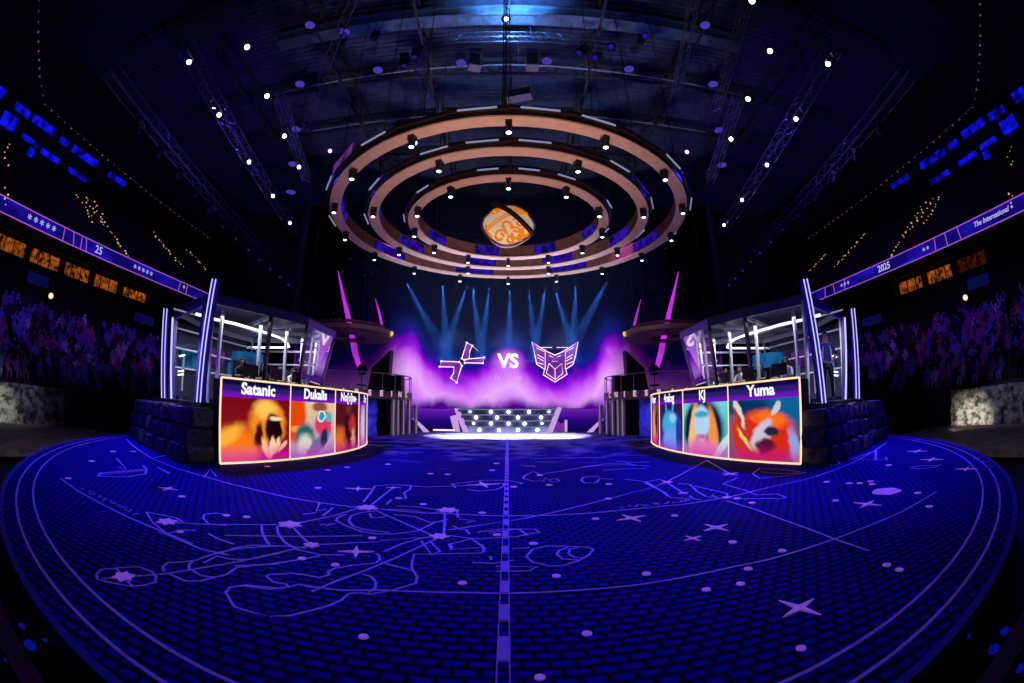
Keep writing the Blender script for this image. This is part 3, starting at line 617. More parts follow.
# ---------------- roof
mb = MB(); ys = []; y = 8.0
prof = []
while y < 46: prof += [(y, 26.0), (y + 0.16, 26.0), (y + 0.22, 26.14), (y + 0.38, 26.14)]; y += 0.44
vs = [(x, yy, zz) for x in (-34, 34) for yy, zz in prof]; k = len(prof)
mb.add(vs, [(i, i + 1, k + i + 1, k + i) for i in range(k - 1)])
struct(mb.build('ceiling', 'roof_sheet'))
def lattice(mb, p, q, wdt, hgt, r, step, sides=True):
    """box truss between p and q: four chords and zig-zag braces"""
    p, q = Vector(p), Vector(q); d = (q - p).normalized(); up = Vector((0, 0, 1)); x = d.cross(up).normalized(); z = x.cross(d)
    cs = [x * a * wdt / 2 + z * b * hgt / 2 for a, b in ((-1, -1), (1, -1), (1, 1), (-1, 1))]
    ch = MB()
    for c in cs: ch.tube([p + c, q + c], r, 6)
    L = (q - p).length; n = max(2, int(L / step))
    for i in range(n):
        a, b2 = p + d * L * i / n, p + d * L * (i + 1) / n
        for j in range(4):
            c0, c1 = cs[j], cs[(j + 1) % 4]
            if i % 2: c0, c1 = c1, c0
            mb.tube([a + c0, b2 + c1], r * 0.6, 4)
    return ch
roofg = 'roof beams under the corrugated roof'
for i, (yy, zz) in enumerate([(13.5, 25.2), (22.9, 25.0), (28.8, 25.3), (34.5, 25.2)]):
    mb = MB(); mb.box((0, yy, zz + 0.55), (56, 0.3, 0.18)); mb.box((0, yy, zz - 0.7), (56, 0.22, 0.14))
    for k in range(-14, 14):
        mb.bar((k * 2.0, yy, zz + 0.5), (k * 2.0 + 1.0, yy, zz - 0.65), 0.1); mb.bar((k * 2.0 + 1.0, yy, zz - 0.65), (k * 2.0 + 2.0, yy, zz + 0.5), 0.1)
    o = mb.build('roof_beam', 'roof_steel')
    struct(o, ['steel roof girder above the bright duct', 'steel roof girder behind the purple high-bay lamps', 'steel roof girder over the near edge of the hanging rings', 'farthest steel roof girder over the hanging rings'][i], 'beam')
for i, xx in enumerate([-20, -12, -5.5, 5.5, 12, 20]):
    mb = MB()
    for k in range(7):
        a = Vector((xx, 11 + 5 * k, 25.8)); b2 = Vector((xx * 1.0, 11 + 5 * (k + 1), 25.8)); m_ = (a + b2) / 2 + Vector((0, 0, -2.0))
        mb.bar(a, b2, 0.22); mb.bar(a, m_, 0.12); mb.bar(m_, b2, 0.12)
        if k < 6: mb.bar(m_, m_ + Vector((0, 5, 0)), 0.16)
    o = mb.build('roof_purlin', 'roof_steel'); struct(o, 'steel roof girder running towards the back, ' + ['outermost on the left', 'second from the left', 'left of the middle', 'right of the middle', 'second from the right', 'outermost on the right'][i], 'beam')

# long bright ventilation duct with its catwalk
t = thing('ventilation_duct', 'long pale sheet-metal duct spanning the roof above the hanging rings', 'duct', (0, 17.4, 24.2))
mb = MB(); mb.box((0, 17.4, 24.2), (30, 0.9, 0.75)); mb.build('duct_body', 'duct', t)
mb = MB()
for k in range(-10, 11): mb.box((k * 1.5, 17.4, 24.2), (0.07, 0.98, 0.83))
mb.box((0, 16.9, 24.62), (30, 0.12, 0.1)); mb.box((0, 16.9, 23.78), (30, 0.12, 0.1)); mb.each('duct_flange', 'duct', t)
mb = MB()
for k in (-3, -1, 1, 3): mb.tube([(k * 4, 17.4, 24.55), (k * 4, 17.4, 26)], 0.03, 6)
mb.each('duct_hanger', 'steel', t)
t = thing('catwalk_truss', 'long lattice truss hung across the roof just below the pale duct', 'truss', (0, 18.7, 23.6))
lt = MB(); ch = lattice(lt, (-4.0, 18.7, 23.6), (9.0, 18.7, 23.6), 0.45, 0.45, 0.035, 0.4); ch.each('chord', 'truss_metal', t); lt.build('lattice', 'truss_metal', t)
for i, (yy, z0) in enumerate([(22.3, 24.6), (28.2, 24.9)]):
    mb = MB(); mb.tube([(-17, yy, z0 - 0.5), (0, yy, z0), (17, yy, z0 - 0.5)], 0.06, 8)
    tag(mb.build('cable_rail', 'white_frame'), ['thin pale rail across the roof behind the duct', 'thin pale rail across the roof over the near edge of the outer ring'][i], 'rail')
# upright trusses carrying the rings
def vtruss(name, p, q, label, wdt=0.45, group=None):
    t = thing(name, label, 'truss', Vector(p), group)
    lt = MB(); ch = lattice(lt, p, q, wdt, wdt, 0.035, 0.45); ch.each('chord', 'truss_metal', t); lt.build('lattice', 'truss_metal', t); top = Vector(p) if Vector(p).z > Vector(q).z else Vector(q); mb = MB(); mb.tube([top, Vector((top.x, top.y, 25.95))], 0.03, 5); mb.build('hoist_chain', 'dark_metal', t); return t
vtruss('lighting_truss', on_z(305, 130, 19), on_z(372, -40, 22), 'steep lattice truss climbing into the roof left of the rings')
vtruss('lighting_truss', on_z(710, 128, 18), on_z(752, -20, 21), 'steep lattice truss climbing into the roof right of the rings, behind its neighbour')
vtruss('lighting_truss', on_z(676, 95, 20), on_z(697, -20, 22), 'purple-lit lattice truss climbing into the roof right of the duct')
vtruss('lighting_truss', on_z(416, 60, 22), on_z(432, 108, 20), 'short pale lattice truss hanging between the duct and the outer ring')
# long side trusses
def horiz(pA, pB, zz, label, wdt=0.6, group=None):
    a = on_z(*pA, zz); b2 = on_z(*pB, zz); return a, b2
TR = []
for s in (-1, 1):
    side = 'left' if s < 0 else 'right'
    for nm, a, b2, wd in (('long lattice truss low along the %s stand' % side, (-19.0, 9.0, 16), (-26.4, 47, 16), 0.7),
                          ('lattice truss hung over the %s side of the stage, between stand truss and rings' % side, (-14.0, 9.5, 16), (-18.2, 31, 16), 0.6),
                          ('short lattice truss beside the %s of the ceiling rings' % side, (-12.0, 15.5, 17), (-14.2, 24.5, 17), 0.5)):
        p = Vector((a[0] * -s, a[1], a[2])); q = Vector((b2[0] * -s, b2[1], b2[2]))
        t = thing('lighting_truss', nm, 'truss', p); lt = MB(); ch = lattice(lt, p, q, wd, wd, 0.035, 0.7)
        ch.each('chord', 'truss_metal', t); lt.build('lattice', 'truss_metal', t); TR.append((p, q))
        mb = MB()
        for k in range(3): c = p.lerp(q, 0.15 + 0.35 * k); mb.tube([c, Vector((c.x, c.y, 25.95))], 0.02, 4)
        mb.each('hoist_chain', 'dark_metal', t)
# catwalk string of dim lights above the upper tiers
for s in (-1, 1):
    mb = MB(); pts = [(s * 22.9, 3.7, 19), (s * 28.2, 8.1, 19), (s * 30.5, 10.3, 19), (s * 31.3, 17, 19), (s * 32.4, 27, 19), (s * 33.2, 37, 19)]
    mb.tube(pts, 0.06, 6); t = mb.build('catwalk_rail', 'truss_metal'); tag(t, 'thin catwalk rail with a string of dim lights along the %s roof edge' % ('left' if s < 0 else 'right'), 'rail')
    mb = MB(); P = [Vector(p) for p in pts]
    for i in range(len(P) - 1):
        n = int((P[i + 1] - P[i]).length / 0.8)
        for k in range(n):
            c = P[i].lerp(P[i + 1], k / n); r = 0.07 if random.random() < .5 else 0.045; mb.sphere(c + Vector((0, 0, -0.1)), r, 6)
    mb.each('bulb', 'aisle_dim', t)

# ---------------- bowl: walls, lower stand, suites, ribbon board, upper stand (mirrored left and right)
NROW, X0, Z0, DX, DZ = 9, 24.4, 0.9, 0.95, 0.52
for s in (-1, 1):
    side = 'left' if s < 0 else 'right'
    # lower stand steps
    mb = MB(); prof = [(X0 - 0.5, -1.0), (X0 - 0.5, Z0)]
    for r in range(NROW): prof += [(X0 + r * DX, Z0 + r * DZ), (X0 + r * DX, Z0 + (r + 1) * DZ)]
    prof += [(38.5, Z0 + NROW * DZ), (38.5, -1)]
    k = len(prof); vs = [(s * x, y, z) for y in (-6, 62) for x, z in prof]
    mb.add(vs, [(i, (i + 1) % k, k + (i + 1) % k, k + i) for i in range(k)] + [tuple(range(k)), tuple(range(k, 2 * k))])
    struct(mb.build('wall_%s_stand' % side, 'concrete'))
    # suites level: back slab, fascia, windows
    mb = MB(); mb.box((s * 39.5, 28, 9.0), (1.6, 70, 3.4)); mb.box((s * 38.2, 28, 12.5), (1.4, 70, 0.5)); mb.box((s * 39.2, 28, 14.0), (1.0, 70, 3.0))
    for yy in (12.2, 16.8, 20.9, 24.75, 28.85, 33.3): mb.box((s * 38.2, yy, 11.4), (0.8, 0.28, 1.9))
    mb.box((s * 38.4, 50, 11.4), (0.6, 33, 1.9))
    struct(mb.build('wall_%s' % side, 'black'))
    wins = [(12.5, 16.6, 1), (17.0, 20.7, 0.8), (21.1, 24.6, 1.5), (25.0, 28.6, 1.2), (29.1, 33.1, 0.8)]
    for i, (ya, yb, st) in enumerate(wins):
        if s > 0 and i in (0, 4): continue
        mb = MB(); mb.box((s * 38.7, (ya + yb) / 2, 11.4), (0.06, yb - ya, 1.2 if i < 4 else 0.9))
        o = mb.build('window_%d' % (i + 1 + (5 if s > 0 else 0)), 'suite_orange' if (s < 0 and i in (2, 0, 1)) or (s > 0 and i in (2,)) else ('suite_red' if s > 0 and i == 1 else 'suite_orange'))
        struct(o, 'lit orange window of a suite above the %s stand' % side)
        mb = MB()
        for yy in [ya + (yb - ya) * t for t in (0, 0.33, 0.67, 1)]: mb.box((s * 38.6, yy, 11.4), (0.1, 0.08, 1.3))
        mb.box((s * 38.6, (ya + yb) / 2, 10.77), (0.1, yb - ya, 0.1)); mb.box((s * 38.6, (ya + yb) / 2, 12.03), (0.1, yb - ya, 0.08))
        mb.build('window_frame', 'black', o)
    # upper stand
    mb = MB(); prof = [(36.2, 13.2), (36.6, 14.6)]; NU = 16
    for r in range(NU): prof += [(37.0 + r * 0.9, 14.6 + r * 0.62), (37.0 + r * 0.9, 14.6 + (r + 1) * 0.62)]
    prof += [(53, 24.6), (53, 13.2)]
    k = len(prof); vs = [(s * x, y, z) for y in (-4, 64) for x, z in prof]
    mb.add(vs, [(i, (i + 1) % k, k + (i + 1) % k, k + i) for i in range(k)] + [tuple(range(k)), tuple(range(k, 2 * k))])
    struct(mb.build('wall_%s_upper' % side, 'concrete'))
    # gallery at the very top with blue lit bays
    mb = MB(); mb.box((s * 50, 28, 27.2), (6, 72, 0.6)); mb.box((s * 50.5, 28, 22.6), (6, 72, 1.0)); mb.box((s * 47.3, 28, 24.9), (0.6, 72, 5.0)); struct(mb.build('wall_%s_gallery' % side, 'black'))
    bays = [(8.5, 10.5, 26.2, 1.0), (12.2, 14.6, 26.1, .7), (15.2, 18.8, 26.2, .8), (19.8, 21.2, 26.0, .6), (22.0, 26.2, 26.0, .8), (28.6, 31.8, 25.9, .6), (11.5, 13.6, 24.3, 1.4), (14.8, 17.2, 23.9, .45), (16.4, 17.2, 22.9, .8), (18.0, 20.8, 23.7, .5), (22.5, 25.5, 23.6, .5)]
    for i, (ya, yb, zc, h) in enumerate(bays):
        mb = MB(); mb.box((s * 46.8, (ya + yb) / 2, zc), (0.3, yb - ya, h)); t = mb.build('gallery_light_bay', 'gallery_blue')
        tag(t, 'blue-lit opening in the gallery under the roof, %s side' % side, 'light', 'blue gallery openings, %s side' % side)
    # ribbon board
    t = thing('ribbon_board', 'long blue LED ribbon board with pink edges along the %s upper stand' % side, 'display', (s * 35.9, 26, 12.6))
    mb = MB(); mb.box((s * 36.0, 24, 13.25), (0.4, 56, 1.3)); mb.build('housing', 'black', t)
    mb = MB(); mb.add([(s * 35.78, -3, 12.66), (s * 35.78, 52, 12.66), (s * 35.78, 52, 13.84), (s * 35.78, -3, 13.84)], [(0, 1, 2, 3)])
    o = mb.build('screen_face', 'ribbon_screen', t)
    mb = MB(); mb.box((s * 35.76, 24, 13.82), (0.05, 55, 0.07)); mb.box((s * 35.76, 24, 12.68), (0.05, 55, 0.07))
    for yy in ([on_x(q, 240, -35.7).y for q in (63, 75, 83, 89, 188, 196)] if s < 0 else [on_x(q, 240, 35.7).y for q in (933, 946, 961, 815, 825, 835)]): mb.bar((s * 35.75, yy, 12.7), (s * 35.75, yy + random.uniform(-.3, .3), 13.8), 0.06)
    mb.build('edge_glow', 'ribbon_edge', t)
    def put(body, yc, zc, size, shear=0.0, bold=0.01):
        fn = (lambda v: Vector((s * 35.72, yc + (v.x if s < 0 else -v.x), zc + v.y)))
        text_mb(body, size, fn, bold, shear).build('lettering', 'ribbon_text', t)
    if s < 0:
        PX = lambda px, py: on_x(px, py, -35.72).y
        put('25', PX(98.5, 252), 13.25, 0.95); put('* * * * *', PX(42, 223), 13.1, 1.0); put('* * * * *', PX(143, 272), 13.1, 0.9); put('*', PX(184, 287), 13.2, 0.9)
    else:
        PX = lambda px, py: on_x(px, py, 35.72).y
        put('2025', PX(884, 268), 13.25, 0.9, 0, 0.02); put('The International', PX(991, 219), 13.3, 0.55, 0.35, 0.012); put('* * *', PX(845, 285), 13.1, 0.8); put('* *', PX(926, 250), 13.1, 0.7)
    # aisle lights of the upper stand, pairs of dotted runs
    proto = None; runs = [(23.6, 20.3, 27.1, 18.4), (25.9, 20.6, 33.6, 16.6), (24.6, 20.6, 29.0, 18.6), (36.7, 21.0, 44.1, 18.6), (43.9, 21.4, 49.5, 19.8), (14.5, 17.3, 15.2, 15.5), (12.6, 21.5, 13.6, 19)]
    for (ya, za, yb, zb) in runs:
        n = int(math.hypot(yb - ya, zb - za) / 0.42)
        for k in range(n):
            t_ = k / n; yy = ya + (yb - ya) * t_ + random.uniform(-.4, .4); zz = za + (zb - za) * t_ + random.uniform(-.12, .12)
            x = min(0.965 * 11.87 / (0.689 - (zz - 1.6) / 44), 50.5); r = random.choice((0.05, 0.07, 0.09))   # on the sloped seating
            if proto is None: proto = MB().sphere((0, 0, 0), 1, 6).build('aisle_light', 'aisle_glow'); o = proto
            else: o = proto.copy(); COL.objects.link(o)
            sc_ = x / 44.0; o.location = (s * x, yy * sc_, 1.6 + (zz - 1.6) * sc_); o.scale = (r, r, r)
            tag(o, 'tiny warm step light on an aisle of the dark %s upper stand' % side, 'light', 'aisle step lights, %s upper stand' % side)
    # banners and small lit signs under the suites
    for i, (ya, yb, zc) in enumerate([(17.0, 19.4, 9.4), (31.0, 34.0, 9.0)]):
        mb = MB(); mb.box((s * 37.6, (ya + yb) / 2, zc), (0.1, yb - ya, 0.9)); t = mb.build('banner', 'banner_blue')
        tag(t, 'dark blue banner below the suites, %s, %s' % (side, ['nearer one', 'farther one beside the booth'][i]), 'banner')
    mb = MB(); mb.box((s * 36.8, 29.8, 7.0), (0.12, 1.2, 0.35)); t = mb.build('exit_sign', 'warm_bulb'); tag(t, 'small warm lit sign over an exit in the %s stand' % side, 'sign')
    mb = MB(); mb.sphere((s * 36.6, 19.4, 8.3), 0.25, 8); t = mb.build('wall_lamp', 'warm_bulb'); tag(t, 'round warm lamp at the back of the %s lower stand' % side, 'lamp')
    # entrance wall panels, black beyond the rock wall
    mb = MB(); mb.box((s * 23.65, 17.5, 0.15), (0.25, 6.3, 2.3)); mb.box((s * 23.6, 40, 0.15), (0.3, 30, 2.4)); mb.box((s * 23.7, 34.4, 1.15), (0.4, 40, 0.32))
    mb.box((s * 23.6, 14.35, 0.1), (0.35, 0.3, 2.3))
    struct(mb.build('wall_%s_front' % side, 'black'))
    # rock wall
    mb = MB(); ny, nz_ = 90, 16; vs = []
    from mathutils import noise as mn
    for j in range(nz_ + 1):
        for i in range(ny + 1):
            y = -2.0 + 16.2 * i / ny; z = -1.0 + 2.25 * j / nz_
            p = Vector((y * 0.9, z * 1.3, s * 3.0)); d = 0.32 * mn.fractal(p, 1.0, 2.0, 5) + 0.18 * abs(mn.noise(p * 2.3))
            vs.append((s * (23.45 - d), y, z + (0.05 * mn.noise(p * 1.7) if j == nz_ else 0)))
    k = ny + 1
    fs = [(j * k + i, j * k + i + 1, (j + 1) * k + i + 1, (j + 1) * k + i) for j in range(nz_) for i in range(ny)]
    base = len(vs)
    vs += [(s * 23.9, v[1], v[2]) for v in vs[nz_ * k:(nz_ + 1) * k]]
    fs += [(nz_ * k + i, nz_ * k + i + 1, base + i + 1, base + i) for i in range(ny)]
    mb.add(vs, fs); o = mb.build('rock_wall', 'rock', smooth=True); tag(o, 'craggy grey rock wall lit from below at the %s edge of the hall' % side, 'wall')
    # wooden side deck
    mb = MB(); mb.box((s * 18.9, 8.0, -0.72), (8.4, 14.0, 0.2)); o = mb.build('side_deck', 'wood_deck'); tag(o, 'brown plank deck between stage edge and rock wall on the %s' % side, 'deck')
    mb = MB()
    for kx in range(6):
        for ky in (-6, 0, 6): mb.box((s * (15.2 + 1.5 * kx), 8 + ky, -0.91), (0.15, 0.15, 0.18))
    mb.each('deck_foot', 'black', o)
    # padded maroon rail of the pit in front of the stage
    a, b2 = (on_z(14, 652, 0.1), on_z(36, 690, 0.1)) if s < 0 else (on_z(1010, 652, 0.1), on_z(985, 690, 0.1))
    d = (b2 - a).normalized(); mb = MB(); mb.bar(a - d * 1.2, b2 + d * 0.8, 0.14, 0.05); t = mb.build('pit_rail', 'maroon_rail')
    tag(t, 'maroon padded rail of the pit at the front %s corner' % side, 'rail')
    mb = MB()
    for q in (-0.6, 0.3, 1.2): c = a + d * q; mb.tube([(c.x, c.y, -1.0), (c.x, c.y, 0.09)], 0.025, 6)
    mb.each('post', 'black', t)
    # little devices glowing blue in the dark pit, and the crew monitor beside the deck
    for i, (px, py, r) in enumerate([(30, 645, .05), (22, 626, .03), (45, 640, .02), (8, 660, .03)] if s < 0 else [(994, 649, .045), (1005, 631, .04), (1020, 668, .04), (967, 636, .03)]):
        c = on_z(px, py, -0.35); t = thing('stage_edge_lamp', 'small blue lamp in the dark pit, %s corner, %s' % (side, ['largest one', 'smaller one next to the largest', 'one nearest the stage', 'one by the rail'][i]), 'lamp', (c.x, c.y, -1.0))
        mb = MB(); mb.tube([(c.x, c.y, -1), (c.x, c.y, -0.35 - r)], 0.012, 6); mb.build('stand', 'black', t); mb = MB(); mb.sphere(c, r, 10, (1.6, 1.0, 0.7)); mb.build('lens', 'phone_blue', t)
    mb = MB(); c = Vector((s * (16.6 if s > 0 else 15.6), 4.6 if s > 0 else 4.4, -0.55)); t = thing('crew_monitor', 'crew monitor with a bright blue picture beside the stage, %s' % side, 'monitor', (c.x, c.y, -1.0))
    R = Matrix.Rotation(math.radians(-60 * s), 3, 'Z') @ Matrix.Rotation(math.radians(-35), 3, 'X')
    mb.box(c, (1.1, 0.08, 0.6), R=R); mb.build('bezel', 'black', t)
    mb = MB(); mb.box(c - R @ Vector((0, 0.045, 0)), (1.0, 0.01, 0.52), R=R); mb.build('screen', 'monitor_cyan', t)
    mb = MB(); mb.tube([(c.x, c.y, -1), c], 0.05, 8); mb.build('stand', 'black', t)

# ================================================================== MOVING HEAD LAMPS
def make_head(name, lens):
    t = thing(name, 'x', 'lamp')
    mb = MB(); mb.box((0, 0, -0.09), (0.30, 0.24, 0.16)); mb.build('base', 'black_paint', t, local=True)
    mb = MB(); mb.box((-0.14, 0, -0.30), (0.045, 0.10, 0.30)); mb.box((0.14, 0, -0.30), (0.045, 0.10, 0.30)); mb.box((0, 0, -0.185), (0.30, 0.10, 0.04)); mb.build('yoke', 'black_paint', t, local=True)
    mb = MB(); mb.lathe([(0.07, -0.18), (0.10, -0.23), (0.105, -0.34), (0.125, -0.47), (0.12, -0.50)], 14); h = mb.build('head', 'black_paint', t, smooth=True, local=True)
    mb = MB(); mb.lathe([(0.095, -0.501), (0.09, -0.512)], 14); mb.build('lens', lens, h, local=True)
    return t
def hang(o, p):
    """a thin cable from the lamp's clamp up to the roof, a part of the lamp"""
    mb = MB(); mb.tube([Vector(p), Vector((p[0], p[1], 25.95))], 0.012, 4); c = mb.build('hanger_cable', 'dark_metal')
    rot = o.rotation_euler if hasattr(o.rotation_euler, 'to_matrix') else None
    c.parent = o; c.matrix_parent_inverse = (Matrix.Translation(o.location) @ o.rotation_euler.to_matrix().to_4x4() @ Matrix.Diagonal((*o.scale, 1))).inverted()
class Kit:
    """the first placing moves the lamp that was built, every later one copies it with its parts"""
    def __init__(self, proto): self.p = proto; self.used = False
    def put(self, loc, rot, label, group=None, scale=1.0):
        if self.used:
            o = copy_tree(self.p, Vector(loc), rot, label, group, scale=(scale,) * 3)
            if group is None and 'group' in o: del o['group']
            return o
        self.used = True; o = self.p; o.location = loc; o.rotation_euler = rot; o.scale = (scale,) * 3; o['label'] = label
        if group: o['group'] = group
        return o
head_w = Kit(make_head('moving_head_lamp', 'lamp_white')); head_v = Kit(make_head('moving_head_lamp', 'lamp_violet')); head_off = Kit(make_head('moving_head_lamp', 'glyph_blue'))  # unlit heads still carry a weak blue glow in their lenses

# ================================================================== HANGING RINGS
RC = Vector((0, 15.5)); RZ = 8.6
def big_ring(ro, wd, label, nseg, nheads, a_off, hscale, rz=RZ):
    t = thing('hanging_ring', label, 'ring', (RC.x, RC.y, rz))
    ri = ro - wd
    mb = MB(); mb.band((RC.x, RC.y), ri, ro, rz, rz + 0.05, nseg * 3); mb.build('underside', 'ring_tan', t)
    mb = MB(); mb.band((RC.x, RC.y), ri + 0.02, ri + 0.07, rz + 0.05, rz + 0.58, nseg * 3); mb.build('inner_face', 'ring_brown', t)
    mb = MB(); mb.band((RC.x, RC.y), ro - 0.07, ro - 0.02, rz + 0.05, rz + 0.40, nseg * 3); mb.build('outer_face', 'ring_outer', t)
    mb = MB()   # blue ornament panels on the faces
    for k in range(8):
        a0 = 2 * PI * k / 8 + 0.12; mb.band((RC.x, RC.y), ri - 0.005, ri + 0.018, rz + 0.10, rz + 0.50, 8, a0, a0 + 0.32); 
    mb.each('ornament_panel', 'glyph_blue', t)
    mb = MB()   # gilded ridge segments, slightly straight, riding on the outside
    for k in range(nseg):
        a = 2 * PI * k / nseg; b2 = 2 * PI * (k + 1) / nseg
        p = Vector((RC.x + (ro + 0.10) * math.cos(a), RC.y + (ro + 0.10) * math.sin(a), rz + 0.24)); q = Vector((RC.x + (ro + 0.10) * math.cos(b2), RC.y + (ro + 0.10) * math.sin(b2), rz + 0.20))
        mb.bar(p, q, 0.10, 0.10)
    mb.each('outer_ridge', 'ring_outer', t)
    for k in range(nseg):  # short light bars on the outer face
        a = 2 * PI * (k + 0.5) / nseg
        if k % 2 == 1 and abs(math.sin(a) + 1) > 0.02: continue
        c = Vector((RC.x + (ro + 0.17) * math.cos(a), RC.y + (ro + 0.17) * math.sin(a), rz + 0.16))
        mb = MB(); mb.box(c, (0.04, min(1.0, ro * 0.17), 0.04), rz=a); mb.build('light_bar', 'strip_soft' if ro > 5 else 'strip_soft', t)
    mb = MB()
    for k in range(6):
        a = 2 * PI * k / 6 + 0.5; mb.tube([(RC.x + (ro - wd / 2) * math.cos(a), RC.y + (ro - wd / 2) * math.sin(a), rz + 0.1), (RC.x + (ro + 0.4) * math.cos(a), RC.y + (ro + 0.4) * math.sin(a), 25.95)], 0.018, 4)
    mb.each('suspension_cable', 'dark_metal', t)
    for k in range(nheads):
        a = 2 * PI * k / nheads + a_off; r = ro - wd * 0.5
        head_w.put((RC.x + r * math.cos(a), RC.y + r * math.sin(a), rz - 0.01), (0.0, 0.0, a), 'black moving head lamp hanging under ' + label.split(' of three')[0].replace('gilded', 'the'), 'lamps under ' + label.split(' of three')[0].replace('gilded', 'the'), hscale)
big_ring(6.86, 0.42, 'gilded outermost ring of three hanging over the stage', 28, 16, -PI / 2, 0.72)
big_ring(5.42, 0.40, 'gilded middle ring of three hanging over the stage', 24, 8, -PI / 2 + PI / 8, 0.72)
big_ring(3.90, 0.38, 'gilded innermost ring of three hanging over the stage', 20, 12, -PI / 2, 0.72)
# purple sign bracket on the outer ring's left shoulder
mb = MB(); a, b2 = on_z(334, 170, 9.3), on_z(353, 148, 9.3); d = (b2 - a)
mb.bar(a, b2, 0.06, 0.36); t = mb.build('side_screen', 'magenta_glow'); tag(t, 'small purple lit screen clipped to the left shoulder of the outer ring', 'display')
mb = MB()
for z in (-0.2, 0.2): mb.bar(a + Vector((0, 0, z)), b2 + Vector((0, 0, z)), 0.08, 0.03)
mb.bar(a - Vector((0, 0, .2)), a + Vector((0, 0, .2)), 0.04); mb.bar(b2 - Vector((0, 0, .2)), b2 + Vector((0, 0, .2)), 0.04); mb.build('frame', 'post_violet', t); mb = MB(); mb.tube([b2 + Vector((0, 0, .3)), b2 + Vector((0, 0, 12))], 0.012, 4); mb.build('cable', 'dark_metal', t)

# centre medallion
mc = on_y(508, 224.5, 15.3); mc.x = 0.0
t = thing('medallion', 'cream and gold swirl medallion hanging in the middle of the rings', 'medallion', mc)
tilt = Matrix.Rotation(math.radians(-14), 3, 'X')
def mp_(x, y, z=0.0):   # x right, y up, z towards the viewer
    return mc + tilt @ Vector((x, -z, y))
Rm = 0.98
outl = []
for i in range(40):
    a = 2 * PI * i / 40; r = Rm * (1 + 0.045 * math.cos(4 * a + 0.6) - 0.02 * math.cos(2 * a)); outl.append((r * math.cos(a) * 1.02, r * math.sin(a) * 0.97))
mb = MB(); n = len(outl)
vs = [mp_(x, y, -0.18) for x, y in outl] + [mp_(x * 0.93, y * 0.93, 0.04) for x, y in outl] + [mp_(x * 0.6, y * 0.6, 0.20) for x, y in outl] + [mp_(x * 0.25, y * 0.25, 0.27) for x, y in outl]
fs = []
for j in range(3):
    for i in range(n): fs.append((j * n + i, j * n + (i + 1) % n, (j + 1) * n + (i + 1) % n, (j + 1) * n + i))
fs += [tuple(range(3 * n, 4 * n)), tuple(reversed(range(n)))]; mb.add(vs, fs); mb.build('dome', 'medal_cream', t, smooth=True)
mb = MB(); mb.tube([mp_(x * 1.0, y * 1.0, -0.03) for x, y in outl], 0.055, 8, closed=True); mb.build('rim', 'medal_rim', t, smooth=True)
def dz(x, y):
    r = math.hypot(x, y) / Rm; return 0.29 - 0.10 * r - 0.17 * r * r
def swirl(mb, pts, r): mb.tube([mp_(x, y, dz(x, y)) for x, y in pts], r, 6)
mb = MB()
for off in (-0.13, 0.0): swirl(mb, [(-0.78 + 1.5 * k / 12, -0.22 + off + 0.78 * math.sin((k / 12) * PI * 0.5)) for k in range(13) if (-0.78 + 1.5 * k / 12) < 0.8], 0.045)
def curl(cx, cy, r0, a0, turns, sgn=1, n=16): return [(cx + r0 * (1 - 0.7 * k / n) * math.cos(a0 + sgn * turns * 2 * PI * k / n), cy + r0 * (1 - 0.7 * k / n) * math.sin(a0 + sgn * turns * 2 * PI * k / n)) for k in range(n + 1)]
for c in (curl(-0.30, -0.66, 0.25, 0.2, 1.2), curl(-0.10, -0.28, 0.24, -0.6, 0.8), curl(0.28, -0.58, 0.27, 2.4, 1.3, -1), curl(0.42, -0.10, 0.26, 2.8, 1.0, -1), curl(0.62, -0.42, 0.22, 3.3, 1.2), curl(-0.50, 0.52, 0.20, 0.0, 1.4), curl(0.10, -0.82, 0.16, 1.2, 1.1), curl(0.45, -0.72, 0.14, 0.3, 1.1)): swirl(mb, c, 0.058)
swirl(mb, [(-0.05, 0.80), (0.15, 0.62), (0.45, 0.52), (0.75, 0.50)], 0.06); swirl(mb, [(0.1, 0.84), (0.3, 0.70), (0.6, 0.64)], 0.05)
swirl(mb, [(-0.86, -0.1), (-0.80, -0.4), (-0.62, -0.66)], 0.05); swirl(mb, [(-0.08, -0.05), (-0.18, -0.3), (-0.05, -0.55), (0.12, -0.78)], 0.045); mb.build('gold_swirls', 'medal_gold', t, smooth=True)
mb = MB(); mb.tube([mp_(-0.66 + 1.62 * k / 12, 0.98 - 1.55 * (k / 12) ** 1.15, 0.12 + 0.24 * math.sin(PI * k / 12)) for k in range(13)], 0.105, 8); mb.build('dark_strap', 'medal_strap', t, smooth=True)
mb = MB(); mb.tube([mp_(0, 0.9, -0.1), mp_(0, 0.9, -0.1) + Vector((0, 0, 16.5))], 0.02, 4); mb.build('suspension_cable', 'dark_metal', t)

